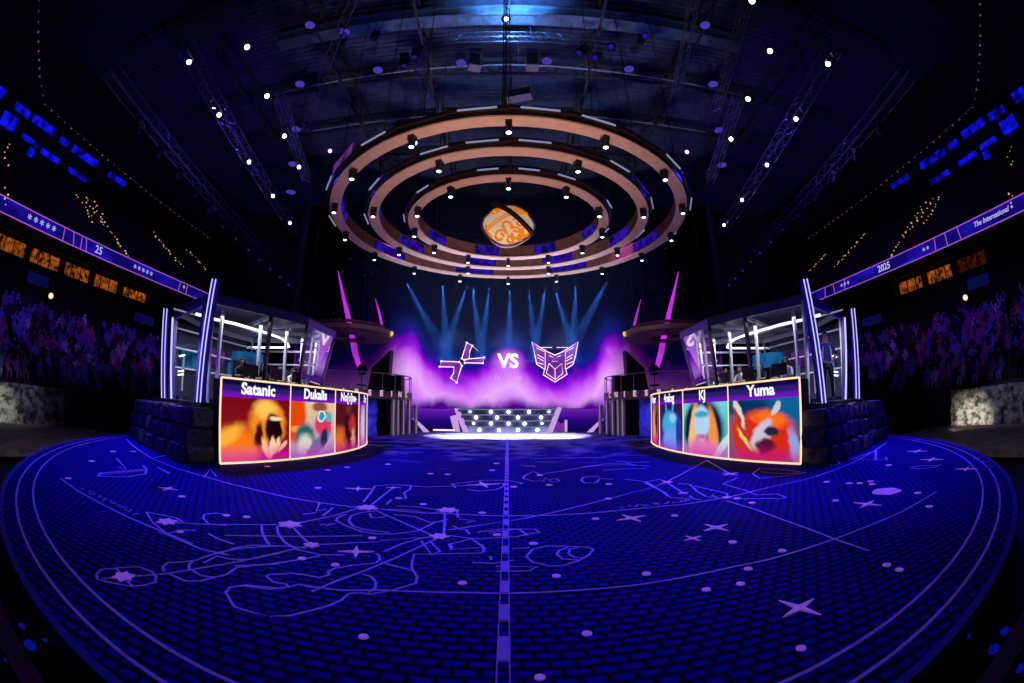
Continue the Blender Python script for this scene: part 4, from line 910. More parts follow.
# ================================================================== HIGH BAY LAMPS, FIXTURES ON TRUSSES
bay = thing('high_bay_lamp', 'x', 'lamp')
mb = MB(); mb.lathe([(0.10, 0.55), (0.16, 0.35), (0.34, 0.06), (0.36, 0.0)], 18); mb.build('shade', 'dark_metal', bay, smooth=True, local=True)
mb = MB(); mb.lathe([(0.34, -0.012), (0.33, -0.02)], 18); mb.build('diffuser', 'haybay_glow', bay, local=True)
mb = MB(); mb.tube([(0, 0, 0.5), (0, 0, 3.1)], 0.02, 4); mb.build('drop_rod', 'dark_metal', bay, local=True)
for i, (px, py) in enumerate([(310, 25), (300, 84), (378, 70), (461, 63), (547, 61), (629, 69), (705, 25), (713, 84), (719, 130), (722, 165), (296, 129), (293, 164), (291, 192), (345, 32)]):
    p = on_z(px, py, 23.4) if 40 < py < 120 else on_z(px, py, 22.5)
    lb = 'round purple-lit high-bay lamp under the roof, ' + (['far left top corner', 'left, above the ring shoulder', 'left of the hanging speaker', 'just left of the roof middle', 'just right of the roof middle', 'right, beside the steep truss', 'far right top corner', 'right, between two trusses', 'right, above the outer ring', 'lowest on the right', 'left, higher of three in a column', 'left, middle of three in a column', 'left, lowest of three in a column', 'at the left end of the bright duct'][i])
    r = max(0.8, (p - EYE).length / 31.0)
    if i == 0: bay.location = p; bay.scale = (r,) * 3; bay['label'] = lb
    else: copy_tree(bay, p, None, lb, scale=(r,) * 3)
def truss_heads(spec, z, lens_proto, side, scale):
    for (px, py) in spec:
        p = on_z(px, py, z); v = (EYE - p).normalized(); c = p - v * 0.51 * scale
        hang_o = lens_proto.put(c, Vector((0, 0, -1)).rotation_difference(v).to_euler(), 'bright white moving head lamp clamped to the %s side trusses' % side, 'lit lamps on the %s side trusses' % side, scale); hang(hang_o, c)
truss_heads([(189, 62), (219, 115), (247, 47), (267, 96), (284.5, 136), (299, 167), (249, 162), (273, 196), (290, 223)], 15.6, head_w, 'left', 1.3)
truss_heads([(770, 51), (828, 64), (796, 119), (748, 99), (731, 139), (767, 165), (742, 200), (724, 225), (752, 1)], 15.6, head_w, 'right', 1.3)
for i, (px, py, dd, lb) in enumerate([(415, 143, 19, 'violet beam lamp glowing inside the left of the outer ring'), (330, 151, 24, 'violet beam lamp hanging left of the rings'), (687, 152, 24, 'violet beam lamp hanging right of the rings'), (506, 19, 15, 'blue-white beam lamp hanging in the middle of the roof')]):
    p = at_d(px, py, dd); v = (EYE - p).normalized(); rot = Vector((0, 0, -1)).rotation_difference(v).to_euler()
    c = p - v * 0.51 * (1.3 if i < 3 else 1.5); hang((head_v if i < 3 else head_w).put(c, rot, lb, None, 1.3 if i < 3 else 1.5), c)
# dark lamps hanging from the low stand trusses
for s in (-1, 1):
    side = 'left' if s < 0 else 'right'
    for k in range(12):
        p = Vector((19.0 * s, 9.0, 16)).lerp(Vector((26.4 * s, 47, 16)), 0.10 + 0.074 * k) + Vector((0, 0, -0.35))
        head_off.put(p, (0.5, s * -0.5, 0.3 * k), 'unlit moving head lamp under the long truss by the %s stand' % side, 'unlit lamps on the %s stand truss' % side, 1.5)
# hanging loudspeakers and floods near the bright duct
for i, (px, py, z, w_, h_) in enumerate([(475, 62, 20.5, 0.7, 1.1), (532, 62, 20.5, 0.7, 1.1), (519, 95, 19.0, 1.5, 0.6)]):
    p = on_z(px, py, z); t = thing('loudspeaker', ['pale blue-lit loudspeaker hung left of the roof middle', 'pale blue-lit loudspeaker hung right of the roof middle', 'wide loudspeaker hung low in the roof middle, above the near ring edge'][i], 'speaker', p)
    mb = MB(); mb.box(p, (w_, 0.6, h_), rz=0.3 - 0.3 * i); mb.build('cabinet', 'steel', t)
    mb = MB(); mb.box(p + Vector((0, -0.31, 0)), (w_ * 0.86, 0.02, h_ * 0.9), rz=0.3 - 0.3 * i); mb.build('grille', 'dark_metal', t)
    mb = MB()
    for dx in (-w_ / 2 - 0.04, w_ / 2 + 0.04): mb.tube([p + Vector((dx, 0, -0.1)), p + Vector((dx, 0, 1.6))], 0.03, 6)
    mb.tube([p + Vector((-w_ / 2, 0, 1.6)), p + Vector((w_ / 2, 0, 1.6))], 0.03, 6); mb.tube([p + Vector((0, 0, 1.6)), p + Vector((0, 0, 5))], 0.02, 4); mb.build('bracket', 'truss_metal', t)
for i, (px, py) in enumerate([(405, 54), (420, 46), (585, 46), (600, 55), (612, 48), (640, 40), (342, 42), (373, 37)]):
    p = on_z(px, py, 21.5); hang(head_off.put(p, (0.3, 0.2 * i, 0.4 * i), 'unlit black lamp hanging below the bright roof duct', 'unlit lamps below the roof duct', 1.7), p)

# ================================================================== BACKDROP
BR, BCY = 16.5, 15.0
def bd(a, z, off=0.0): return Vector(((BR - off) * math.sin(a), BCY + (BR - off) * math.cos(a), z))
t = thing('backdrop_screen', 'huge curved LED backdrop with a pink and purple aurora under a starry sky', 'screen', (0, BCY + BR, 0))
A0, A1, BZ0, BZ1, na = -0.95, 0.95, 1.62, 15.0, 64
me = bpy.data.meshes.new('screen_face'); vs = []; fs = []
for i in range(na + 1):
    a = A0 + (A1 - A0) * i / na
    vs += [bd(a, BZ0), bd(a, BZ1)]
fs = [(2 * i, 2 * i + 2, 2 * i + 3, 2 * i + 1) for i in range(na)]
me.from_pydata([tuple(v - t.location) for v in vs], [], fs); uvl = me.uv_layers.new(name='UVMap')
for p in me.polygons:
    for li, vi in zip(p.loop_indices, p.vertices): uvl.data[li].uv = ((vi // 2) / na, vi % 2)
o = bpy.data.objects.new('screen_face', me); COL.objects.link(o); o.parent = t; me.materials.append(M['aurora'])
mb = MB(); mb.band((0, BCY), BR + 0.05, BR + 0.45, -1.0, BZ1 + 0.1, 64, PI / 2 - 0.97, PI / 2 + 0.97); mb.build('housing', 'black', t)
me = bpy.data.meshes.new('lower_panel'); vs = []
for i in range(na + 1):
    a = A0 + (A1 - A0) * i / na
    vs += [bd(a, 0.0, 0.3), bd(a, 1.58, 0.3)]
me.from_pydata([tuple(v - t.location) for v in vs], [], fs); uvl = me.uv_layers.new(name='UVMap')
for p in me.polygons:
    for li, vi in zip(p.loop_indices, p.vertices): uvl.data[li].uv = ((vi // 2) / na, vi % 2)
o = bpy.data.objects.new('lower_panel', me); COL.objects.link(o); o.parent = t; me.materials.append(M['lower_panel'])
def on_screen(px, py, off=0.08):
    d = _ray(px, py); R_ = BR - off     # point of the curved screen, used to lay out the picture on it
    A = d.x ** 2 + d.y ** 2; B = -2 * d.y * BCY; C = BCY ** 2 - R_ ** 2; k = (-B + math.sqrt(B * B - 4 * A * C)) / (2 * A); return EYE + d * k
def scr_poly(mb, pts, off=0.06): 
    P = [on_screen(x, y, off) for x, y in pts]; n = len(P); mb.add(P, [tuple(range(n))])
def scr_line(mb, pts, r=0.035, off=0.1, closed=False): mb.tube([on_screen(x, y, off) for x, y in pts], r, 4, closed)
def z3(pts, o=(430, 330), k=10.19): return [(o[0] + x / k, o[1] + y / k) for x, y in pts]
mb = MB(); body = []
v_, f_ = text_geo('VS', 1.42, 0.045)
o_ = MB(); c = on_screen(508.3, 361.5, 0.12)
o_.add([Vector((c.x + v.x, c.y - abs(c.x + v.x) ** 2 / 33, c.z + v.y)) for v in v_], f_); o_.build('versus_lettering', 'versus_white', t)
for (px, lbl) in ((497, 'small_lettering'), (519, 'small_lettering')):
    v_, f_ = text_geo('1x' if px < 508 else '.ai', 0.42, 0.01); c = on_screen(px, 377.5, 0.12); o_ = MB(); o_.add([Vector((c.x + v.x, c.y, c.z + v.y)) for v in v_], f_); o_.build(lbl, 'letter_pink', t)
ml, mf = MB(), MB()
for poly in ([(375, 128), (432, 160), (405, 215), (400, 290), (345, 310), (325, 290), (345, 220)], [(345, 300), (552, 280), (538, 338), (355, 335)], [(115, 318), (298, 325), (325, 360), (300, 440), (272, 535), (212, 490), (240, 440), (245, 378), (98, 374)]):
    scr_line(ml, z3(poly), closed=True); scr_poly(mf, z3(poly))
for (x, y) in z3([(375, 128), (432, 160), (552, 280), (538, 338), (355, 335), (325, 290), (115, 318), (98, 374), (298, 325), (325, 365), (215, 490), (272, 535)]): ml.sphere(on_screen(x, y, 0.12), 0.085, 6)
scr_line(ml, z3([(432, 160), (490, 215)]), 0.012); mf.build('cross_emblem_fill', 'emblem_fill', t); ml.build('cross_emblem', 'emblem_line', t)
ml, mf = MB(), MB()
Zl = lambda p: z3(p, (500, 330))
out_ = [(325, 122), (420, 185), (500, 230), (560, 255), (620, 230), (700, 185), (795, 122), (765, 280), (745, 350), (670, 400), (685, 450), (560, 530), (440, 455), (455, 400), (375, 350), (360, 280)]
scr_line(ml, Zl(out_), closed=True); scr_poly(mf, Zl(out_))
for L in ([(370, 180), (460, 225), (460, 400)], [(750, 180), (665, 225), (665, 400)], [(380, 250), (450, 290)], [(385, 280), (445, 318)], [(740, 250), (670, 290)], [(735, 280), (670, 320)], [(370, 330), (445, 350)], [(750, 320), (675, 350)], [(500, 340), (560, 400), (630, 340), (640, 440), (565, 505), (470, 440), (500, 340)], [(560, 400), (562, 500)], [(530, 320), (558, 290), (590, 320), (530, 320)], [(420, 178), (530, 178)], [(575, 178), (690, 178)], [(500, 260), (545, 280)], [(620, 260), (575, 280)]): scr_line(ml, Zl(L), 0.025)
mf.build('crest_emblem_fill', 'emblem_fill', t); ml.build('crest_emblem', 'emblem_line', t)
mb = MB()   # stars in the sky of the picture
rs = random.Random(3)
for k in range(150):
    a = rs.uniform(-0.8, 0.8); z = rs.uniform(6.8, 13.2)
    if abs(a) < 0.33 and z < 7.2: continue
    r = rs.choice((0.025, 0.03, 0.045)); mb.sphere(bd(a, z, 0.06), r, 4)
mb.build('star_pattern', 'star_dim', t)

# stairs in the middle with blinders
t = thing('stage_stairs', 'wide central stairs with rows of blinding white lamps', 'stairs', (0, 28.6, 0))
ST = [(28.6, 0.0, 0.42), (29.0, 0.42, 0.82), (29.4, 0.82, 1.22), (29.8, 1.22, 1.6)]
mb = MB()
for i, (y, za, zb) in enumerate(ST): mb.box((0, y + (31 - y) / 2, (za + zb) / 2), (5.3 + 0.55 * i, 31 - y, zb - za))
mb.build('steps', 'stair_blue', t)
mb = MB()
for i, (y, za, zb) in enumerate(ST): mb.box((0, y - 0.01, zb - 0.03), (5.3 + 0.55 * i, 0.03, 0.05))
mb.each('step_nosing', 'strip_soft', t)
rows = [(412.8, (470, 491, 508.5, 529, 549)), (417.6, (476, 497, 518, 541)), (423.2, (473.6, 491, 508.5, 524.5, 542)), (430, (479.5, 499, 518, 537.5))]
for ri, (py, xs) in enumerate(rows):
    yy = ST[3 - ri][0] - 0.06; zc = (ST[3 - ri][1] + ST[3 - ri][2]) / 2
    for px in xs:
        x = on_y(px, py, yy).x; mb = MB(); mb.sphere((x, yy, zc), 0.105 if px not in (470, 549, 473.6, 542) else 0.07, 10, (1, 0.6, 1)); mb.build('blinder_lamp', 'blinder', t)
for s in (-1, 1):
    side = 'left' if s < 0 else 'right'
    mb = MB(); mb.slab([(s * 2.55, 28.55, 0.0), (s * 2.95, 28.55, 0.0), (s * 3.75, 30.0, 1.62), (s * 3.4, 30.0, 1.62)], 0.12)
    o = mb.build('stair_cheek', 'slope_pink'); tag(o, 'sloped pale pink cheek panel on the %s of the central stairs' % side, 'panel')
    mb = MB(); mb.slab([(s * 5.6, 28.3, 0.0), (s * 5.2, 28.3, 0.0), (s * 6.3, 28.9, 0.85), (s * 6.5, 28.9, 0.85)], 0.1)
    o = mb.build('ramp_edge', 'slope_pink'); tag(o, 'short sloping pale edge beside the tall fins on the %s' % side, 'panel')
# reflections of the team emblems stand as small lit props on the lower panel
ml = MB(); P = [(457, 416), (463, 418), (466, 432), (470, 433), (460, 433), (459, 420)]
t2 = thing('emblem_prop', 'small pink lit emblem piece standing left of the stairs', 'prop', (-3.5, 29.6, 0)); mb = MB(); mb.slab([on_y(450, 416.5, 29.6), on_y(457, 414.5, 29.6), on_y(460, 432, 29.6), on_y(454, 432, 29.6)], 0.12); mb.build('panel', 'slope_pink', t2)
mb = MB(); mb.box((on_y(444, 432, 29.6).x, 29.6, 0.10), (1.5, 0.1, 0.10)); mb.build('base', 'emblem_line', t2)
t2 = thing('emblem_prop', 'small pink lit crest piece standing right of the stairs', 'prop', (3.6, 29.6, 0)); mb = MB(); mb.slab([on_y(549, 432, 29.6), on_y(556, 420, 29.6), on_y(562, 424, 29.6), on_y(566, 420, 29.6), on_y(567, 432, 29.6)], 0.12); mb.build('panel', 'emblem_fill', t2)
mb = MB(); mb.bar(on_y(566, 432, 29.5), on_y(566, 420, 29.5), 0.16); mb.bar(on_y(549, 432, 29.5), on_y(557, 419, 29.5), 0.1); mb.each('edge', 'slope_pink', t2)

# ================================================================== PEOPLE
def hand(J, E, w, d, side, curl=0.5, s=1.0):
    """palm and five fingers grown from wrist joint w along direction d; side = thumb side"""
    d = Vector(d).normalized(); th = Vector(side).normalized(); dn = d.cross(th).normalized()
    P0 = Vector(J[w][:3]); pc = len(J); J.append((*(P0 + d * 0.055 * s), 0.026 * s, 0.016 * s)); E.append((w, pc))
    pk = len(J); J.append((*(P0 + d * 0.095 * s), 0.030 * s, 0.013 * s)); E.append((pc, pk))
    for k, (off, ln) in enumerate([(0.028, 0.070), (0.010, 0.080), (-0.009, 0.074), (-0.027, 0.058)]):
        a = P0 + (d * 0.105 + th * off) * s; b_ = a + (d * (1 - 0.3 * curl) + dn * 0.6 * curl).normalized() * ln * 0.55 * s; c = b_ + (d * (1 - curl) + dn * 1.2 * curl).normalized() * ln * 0.5 * s
        i0 = len(J); J.append((*a, 0.009 * s, 0.009 * s)); J.append((*b_, 0.008 * s, 0.008 * s)); J.append((*c, 0.007 * s, 0.007 * s)); E += [(pk, i0), (i0, i0 + 1), (i0 + 1, i0 + 2)]
    a = P0 + (d * 0.045 + th * 0.035) * s; b_ = a + (d * 0.6 + th * 0.7).normalized() * 0.035 * s; c = b_ + d * 0.028 * s
    i0 = len(J); J.append((*a, 0.011 * s, 0.011 * s)); J.append((*b_, 0.010 * s, 0.010 * s)); J.append((*c, 0.008 * s, 0.008 * s)); E += [(pc, i0), (i0, i0 + 1), (i0 + 1, i0 + 2)]
def body(name, J, E, mats, rule, sub=1):
    me = skin_mesh(name, J, E, sub)
    for m_ in mats: me.materials.append(M[m_])
    for p in me.polygons: p.material_index = rule(p.center)
    return me
def head_parts(root, c, facing, hairmat='hair', headset=False, sc=1.0, beard=False):
    """nose, ears, eyes, mouth and hair round a head centre c looking along `facing` (local to root)"""
    f = Vector(facing).normalized(); r = Vector((f.y, -f.x, 0)).normalized(); u = Vector((0, 0, 1)); c = Vector(c)
    R = Matrix((r, f, u)).transposed()
    mb = MB(); mb.sphere(c + f * 0.105 * sc + u * -0.015, 0.016 * sc, 8, (1, 1.4, 1.6)); mb.build('nose', 'skin', root, True, local=True)
    mb = MB()
    for s in (-1, 1): mb.sphere(c + r * s * 0.082 * sc + u * -0.01, 0.022 * sc, 8, (0.5, 0.8, 1.4))
    mb.build('ears', 'skin', root, True, local=True)
    mb = MB()
    for s in (-1, 1): mb.sphere(c + f * 0.094 * sc + r * s * 0.032 * sc + u * 0.02 * sc, 0.010 * sc, 8)
    mb.build('eyes', 'hair', root, True, local=True)
    mb = MB(); mb.box(c + f * 0.096 * sc + u * -0.062 * sc, (0.045 * sc, 0.012, 0.009), R=R); mb.build('mouth', 'crowd_rose', root, local=True)
    mb = MB(); vs = []; n = 14
    prof = [(0.01, 0.13), (0.06, 0.122), (0.096, 0.085), (0.105, 0.04), (0.10, -0.005), (0.088, -0.05)]
    mb.lathe([(a * sc, b_ * sc) for a, b_ in reversed(prof)], n, c - f * 0.014 * sc + u * 0.006, R)
    mb.v = [v if (v - c).dot(f) < 0.05 * sc or v.z > c.z + 0.055 * sc else v - f * 0.06 * sc for v in mb.v]; mb.build('hair', hairmat, root, True, local=True)
    if beard: mb = MB(); mb.sphere(c + f * 0.045 * sc + u * -0.085 * sc, 0.062 * sc, 10, (1.05, 0.9, 0.75)); mb.build('beard', 'hair', root, True, local=True)
    if headset:
        mb = MB(); mb.tube([c + r * 0.11 * math.cos(t) * sc + u * (0.02 + 0.135 * math.sin(t)) * sc for t in [PI * k / 10 for k in range(11)]], 0.013, 6)
        for s in (-1, 1): mb.sphere(c + r * s * 0.105 * sc + u * -0.005, 0.045 * sc, 10, (0.55, 1, 1.15))
        mb.build('headset', 'black_paint', root, True, local=True)
# standing attendant, hands clasped in front
J = [(0, 0, 0.95, 0.135, 0.10), (0, 0, 1.12, 0.13, 0.095), (0, 0, 1.32, 0.165, 0.11), (0, 0, 1.44, 0.12, 0.085), (0, 0.01, 1.52, 0.055), (0, 0.02, 1.60, 0.085, 0.09), (0, 0.02, 1.70, 0.082, 0.092), (0, 0.01, 1.76, 0.055)]
E = [(0, 1), (1, 2), (2, 3), (3, 4), (4, 5), (5, 6), (6, 7)]
for s in (-1, 1):
    i = len(J); J += [(s * 0.19, 0, 1.42, 0.062), (s * 0.25, 0.03, 1.14, 0.045), (s * 0.10, 0.20, 0.99, 0.034), (s * 0.05, 0.235, 0.975, 0.026)]; E += [(3, i), (i, i + 1), (i + 1, i + 2), (i + 2, i + 3)]
    hand(J, E, i + 3, (-s * 0.6, 0.15, -0.75), (0, 0.9, 0.4), 0.55)
    i = len(J); J += [(s * 0.10, 0, 0.88, 0.095), (s * 0.12, 0.01, 0.50, 0.062), (s * 0.13, 0, 0.10, 0.042), (s * 0.14, 0.13, 0.045, 0.04, 0.035)]; E += [(0, i), (i, i + 1), (i + 1, i + 2), (i + 2, i + 3)]
def rule(c):
    if c.z > 1.49: return 0
    if c.z < 0.14: return 3
    if c.z < 0.96 and abs(c.y) < 0.15: return 2
    if (c.y > 0.15 or abs(c.x) > 0.2) and c.z < 1.20: return 0
    return 1
me = body('body', J, E, ['skin', 'cloth_navy', 'cloth_dark', 'black'], rule, 2)
p = at_d(829, 404, 12.9); ang = math.atan2(-p.x, p.y) + PI + 0.25
t = thing('person', 'person in a navy polo standing in the right booth doorway with hands clasped', 'person', (p.x, p.y, 1.46)); t.scale = (1.08,) * 3; t.rotation_euler = (0, 0, ang)
o = bpy.data.objects.new('body', me); COL.objects.link(o); o.parent = t
head_parts(t, (0, 0.025, 1.655), (0, 1, 0), sc=0.95)
mb = MB()
for s in (-1, 1): mb.bar((s * 0.10, 0.108, 1.40), (s * 0.13, 0.10, 1.08), 0.03, 0.012, (0, 1, 0))
mb.build('shirt_stripes', 'cloth_trim', t, local=True)
# seated players
def make_player(name, shirt, beard, lean=0.0):
    J = [(0, 0, 0.50, 0.15, 0.12), (0, 0.02 + lean * .3, 0.70, 0.14, 0.10), (0, 0.05 + lean * .7, 0.92, 0.17, 0.115), (0, 0.07 + lean, 1.04, 0.115, 0.085), (0, 0.09 + lean, 1.12, 0.055), (0, 0.12 + lean, 1.19, 0.083, 0.09), (0, 0.12 + lean, 1.29, 0.08, 0.09), (0, 0.11 + lean, 1.35, 0.055)]
    E = [(0, 1), (1, 2), (2, 3), (3, 4), (4, 5), (5, 6), (6, 7)]
    for s in (-1, 1):
        i = len(J); J += [(s * 0.19, 0.06 + lean, 1.01, 0.062), (s * 0.25, 0.20 + lean, 0.78, 0.046), (s * 0.16, 0.44 + lean, 0.78, 0.034), (s * 0.15, 0.48 + lean, 0.785, 0.027)]; E += [(3, i), (i, i + 1), (i + 1, i + 2), (i + 2, i + 3)]
        hand(J, E, i + 3, (-s * 0.1, 1, 0.05), (-s, 0, 0), 0.4)
        i = len(J); J += [(s * 0.10, 0.08, 0.50, 0.095), (s * 0.13, 0.46, 0.50, 0.065), (s * 0.13, 0.46, 0.10, 0.045), (s * 0.13, 0.60, 0.045, 0.04)]; E += [(0, i), (i, i + 1), (i + 1, i + 2), (i + 2, i + 3)]
    def rule(c):
        if c.z > 1.10: return 0
        if c.z < 0.14: return 3
        if c.z < 0.60: return 2
        if c.y > 0.26 + lean: return 0
        return 1
    me = body('body', J, E, ['skin', shirt, 'cloth_dark', 'black'], rule, 1)
    t = thing(name, 'x', 'person'); o = bpy.data.objects.new('body', me); COL.objects.link(o); o.parent = t
    head_parts(t, (0, 0.125 + lean, 1.245), (0, 1, 0), headset=True, beard=beard, sc=0.93)
    return t
player_a = Kit(make_player('person', 'cloth_white', True, 0.03)); player_b = Kit(make_player('person', 'cloth_dark', False, 0.0))

# ================================================================== PLAYER BOOTHS
AX, AY, AR = 19.28, 14.5, 13.6          # arc of the screens
def arc(s, t, z, off=0.0): return Vector((s * (AX - (AR + off) * math.cos(t)), AY + (AR + off) * math.sin(t), z))
TA, TB, NP = math.radians(-25.9), math.radians(25.9), 5
FOOT = rgb(200, 20, 150)
LP = [('Satanic', canvas('picture_amber', rgb(150, 20, 40), rgb(120, 10, 20), [(0.16, 0.18, 0.42, 0.34, 35, rgb(250, 120, 20), .35), (0.10, 0.40, 0.25, 0.10, 45, rgb(255, 175, 60), .5), (0.66, 0.62, 0.27, 0.36, 8, rgb(245, 140, 30), .18), (0.62, 0.84, 0.16, 0.14, 0, rgb(255, 200, 90), .5), (0.74, 0.50, 0.13, 0.26, 5, rgb(30, 2, 8), .2), (0.52, 0.42, 0.06, 0.20, 0, rgb(70, 10, 12), .4), (0.78, 0.68, 0.09, 0.03, 0, rgb(250, 225, 170), .5), (0.62, 0.20, 0.05, 0.17, 20, rgb(255, 195, 150), .3), (0.72, 0.22, 0.04, 0.16, -5, rgb(255, 210, 180), .3), (0.80, 0.25, 0.04, 0.14, -15, rgb(255, 195, 160), .3), (0.88, 0.22, 0.035, 0.12, -30, rgb(250, 180, 150), .3)], 1.0, 0.12, 5.0, rgb(215, 20, 160))),
      ('Dukalis', canvas('picture_pilot', rgb(170, 150, 205), rgb(235, 205, 150), [(0.12, 0.70, 0.20, 0.45, 0, rgb(235, 70, 10), .2), (0.16, 0.52, 0.15, 0.06, 0, rgb(255, 170, 60), .4), (0.30, 0.32, 0.20, 0.30, 10, rgb(40, 100, 110), .25), (0.30, 0.22, 0.16, 0.20, 0, rgb(225, 215, 205), .4), (0.70, 0.60, 0.22, 0.26, 0, rgb(225, 60, 100), .2), (0.62, 0.92, 0.17, 0.09, 0, rgb(150, 80, 60), .3), (0.66, 0.74, 0.11, 0.11, 0, rgb(230, 240, 240), .12), (0.66, 0.74, 0.075, 0.08, 0, rgb(30, 160, 190), .2), (0.85, 0.72, 0.08, 0.09, 0, rgb(60, 190, 205), .2), (0.60, 0.22, 0.34, 0.12, 38, rgb(120, 110, 160), .25), (0.72, 0.32, 0.08, 0.18, -10, rgb(40, 40, 80), .3)], 0.95, 0.12, 5.0, rgb(190, 40, 190))),
      ('No[o]ne-', canvas('picture_ember', rgb(110, 20, 60), rgb(80, 18, 28), [(0.2, 0.25, 0.25, 0.25, 0, rgb(235, 110, 40), .5), (0.60, 0.45, 0.28, 0.42, 0, rgb(60, 8, 20), .4), (0.68, 0.55, 0.14, 0.22, 0, rgb(190, 50, 60), .5), (0.5, 0.9, 0.1, 0.12, 0, rgb(120, 40, 60), .6), (0.72, 0.22, 0.10, 0.2, 0, rgb(240, 160, 140), .5)], 0.9, 0.2, 7.0, rgb(200, 20, 130))),
      ('Dm', canvas('picture_mauve', rgb(190, 90, 190), rgb(90, 60, 150), [(0.4, 0.5, 0.2, 0.5, 0, rgb(230, 190, 230), .5), (0.75, 0.4, 0.15, 0.4, 0, rgb(60, 110, 160), .5)], 0.9, 0.2, 6.0, rgb(200, 60, 190))),
      ('9Class', canvas('picture_dusk', rgb(120, 30, 120), rgb(20, 40, 90), [(0.5, 0.5, 0.3, 0.4, 0, rgb(60, 120, 200), .5)], 0.9, 0.2, 6.0, FOOT))]
RP = [('Yuma', canvas('picture_flame', rgb(20, 90, 140), rgb(10, 95, 150), [(0.30, 0.88, 0.30, 0.15, 0, rgb(8, 50, 90), .5), (0.50, 0.36, 0.44, 0.46, 0, rgb(215, 40, 20), .15), (0.22, 0.40, 0.17, 0.35, 15, rgb(200, 50, 30), .3), (0.60, 0.68, 0.24, 0.13, -15, rgb(250, 110, 30), .4), (0.17, 0.78, 0.055, 0.24, 20, rgb(220, 210, 210), .25), (0.14, 0.74, 0.035, 0.18, 22, rgb(180, 50, 50), .3), (0.70, 0.84, 0.035, 0.12, -20, rgb(200, 205, 215), .3), (0.50, 0.42, 0.13, 0.26, -20, rgb(205, 195, 220), .25), (0.62, 0.48, 0.09, 0.09, 0, rgb(40, 35, 60), .3), (0.55, 0.24, 0.13, 0.12, 10, rgb(90, 15, 50), .3), (0.24, 0.36, 0.035, 0.20, 30, rgb(250, 200, 110), .4), (0.40, 0.70, 0.06, 0.05, 0, rgb(255, 90, 30), .4), (0.93, 0.20, 0.07, 0.30, 10, rgb(150, 160, 230), .4)], 1.0, 0.13, 5.5, rgb(190, 20, 120))),
      ('KJ', canvas('picture_hood', rgb(40, 160, 190), rgb(120, 215, 225), [(0.46, 0.48, 0.44, 0.62, 0, rgb(10, 25, 60), .15), (0.26, 0.45, 0.10, 0.55, -8, rgb(250, 200, 110), .3), (0.70, 0.40, 0.10, 0.52, 8, rgb(240, 150, 70), .3), (0.46, 0.12, 0.30, 0.22, 0, rgb(235, 130, 180), .5), (0.46, 0.62, 0.17, 0.33, 0, rgb(185, 215, 245), .18), (0.46, 0.78, 0.16, 0.06, 0, rgb(60, 165, 205), .5), (0.46, 0.36, 0.12, 0.05, 0, rgb(190, 110, 170), .6), (0.92, 0.25, 0.06, 0.40, -35, rgb(200, 225, 240), .3)], 0.95, 0.07, 4.0, rgb(210, 60, 190))),
      ('4nalog', canvas('picture_azure', rgb(30, 60, 160), rgb(50, 20, 70), [(0.5, 0.55, 0.34, 0.30, 0, rgb(70, 170, 230), .25), (0.5, 0.18, 0.30, 0.30, 0, rgb(110, 160, 250), .3), (0.35, 0.93, 0.04, 0.12, 10, rgb(60, 150, 220), .3), (0.62, 0.93, 0.04, 0.12, -10, rgb(60, 150, 220), .3), (0.62, 0.70, 0.12, 0.10, 0, rgb(150, 215, 245), .5), (0.82, 0.4, 0.08, 0.35, 0, rgb(30, 60, 170), .4)], 0.95, 0.10, 4.0, rgb(140, 60, 210))),
      ('Wisper', canvas('picture_rose', rgb(180, 40, 110), rgb(110, 60, 80), [(0.5, 0.5, 0.25, 0.45, 0, rgb(230, 150, 110), .5), (0.7, 0.6, 0.1, 0.3, 0, rgb(60, 20, 40), .5)], 0.9, 0.2, 6.0, FOOT)),
      ('Scofield', canvas('picture_shade', rgb(140, 20, 90), rgb(30, 30, 70), [(0.5, 0.5, 0.3, 0.4, 0, rgb(200, 120, 90), .5)], 0.9, 0.2, 6.0, FOOT))]
canvas('name_bar', rgb(120, 20, 200), rgb(12, 8, 50), [(0.5, 0.95, 0.9, 0.35, 0, rgb(14, 10, 60), .5), (0.45, 0.5, 0.8, 0.18, 0, rgb(40, 30, 110), .6)], 0.95, 0.02, 3.0)
block_shapes = []
for k in range(5):
    mb = MB(); mb.box((0, 0, 0.5), (1, 1, 1)); me = bpy.data.meshes.new('stone_block'); me.from_pydata([tuple(v) for v in mb.v], [], mb.f)
    bm = bmesh.new(); bm.from_mesh(me); bmesh.ops.bevel(bm, geom=bm.edges[:], offset=0.10, segments=2, affect='EDGES'); bmesh.ops.subdivide_edges(bm, edges=bm.edges[:], cuts=1)
    for v in bm.verts: v.co += Vector((mn.noise(v.co * 3 + Vector((k * 7, 0, 0))), mn.noise(v.co * 3 + Vector((0, k * 9, 0))), 0.6 * mn.noise(v.co * 3 + Vector((0, 0, k * 5))))) * 0.09
    bmesh.ops.recalc_face_normals(bm, faces=bm.faces); bm.to_mesh(me); bm.free(); me.materials.append(M['block_stone']); block_shapes.append(me)
first_tube = {}
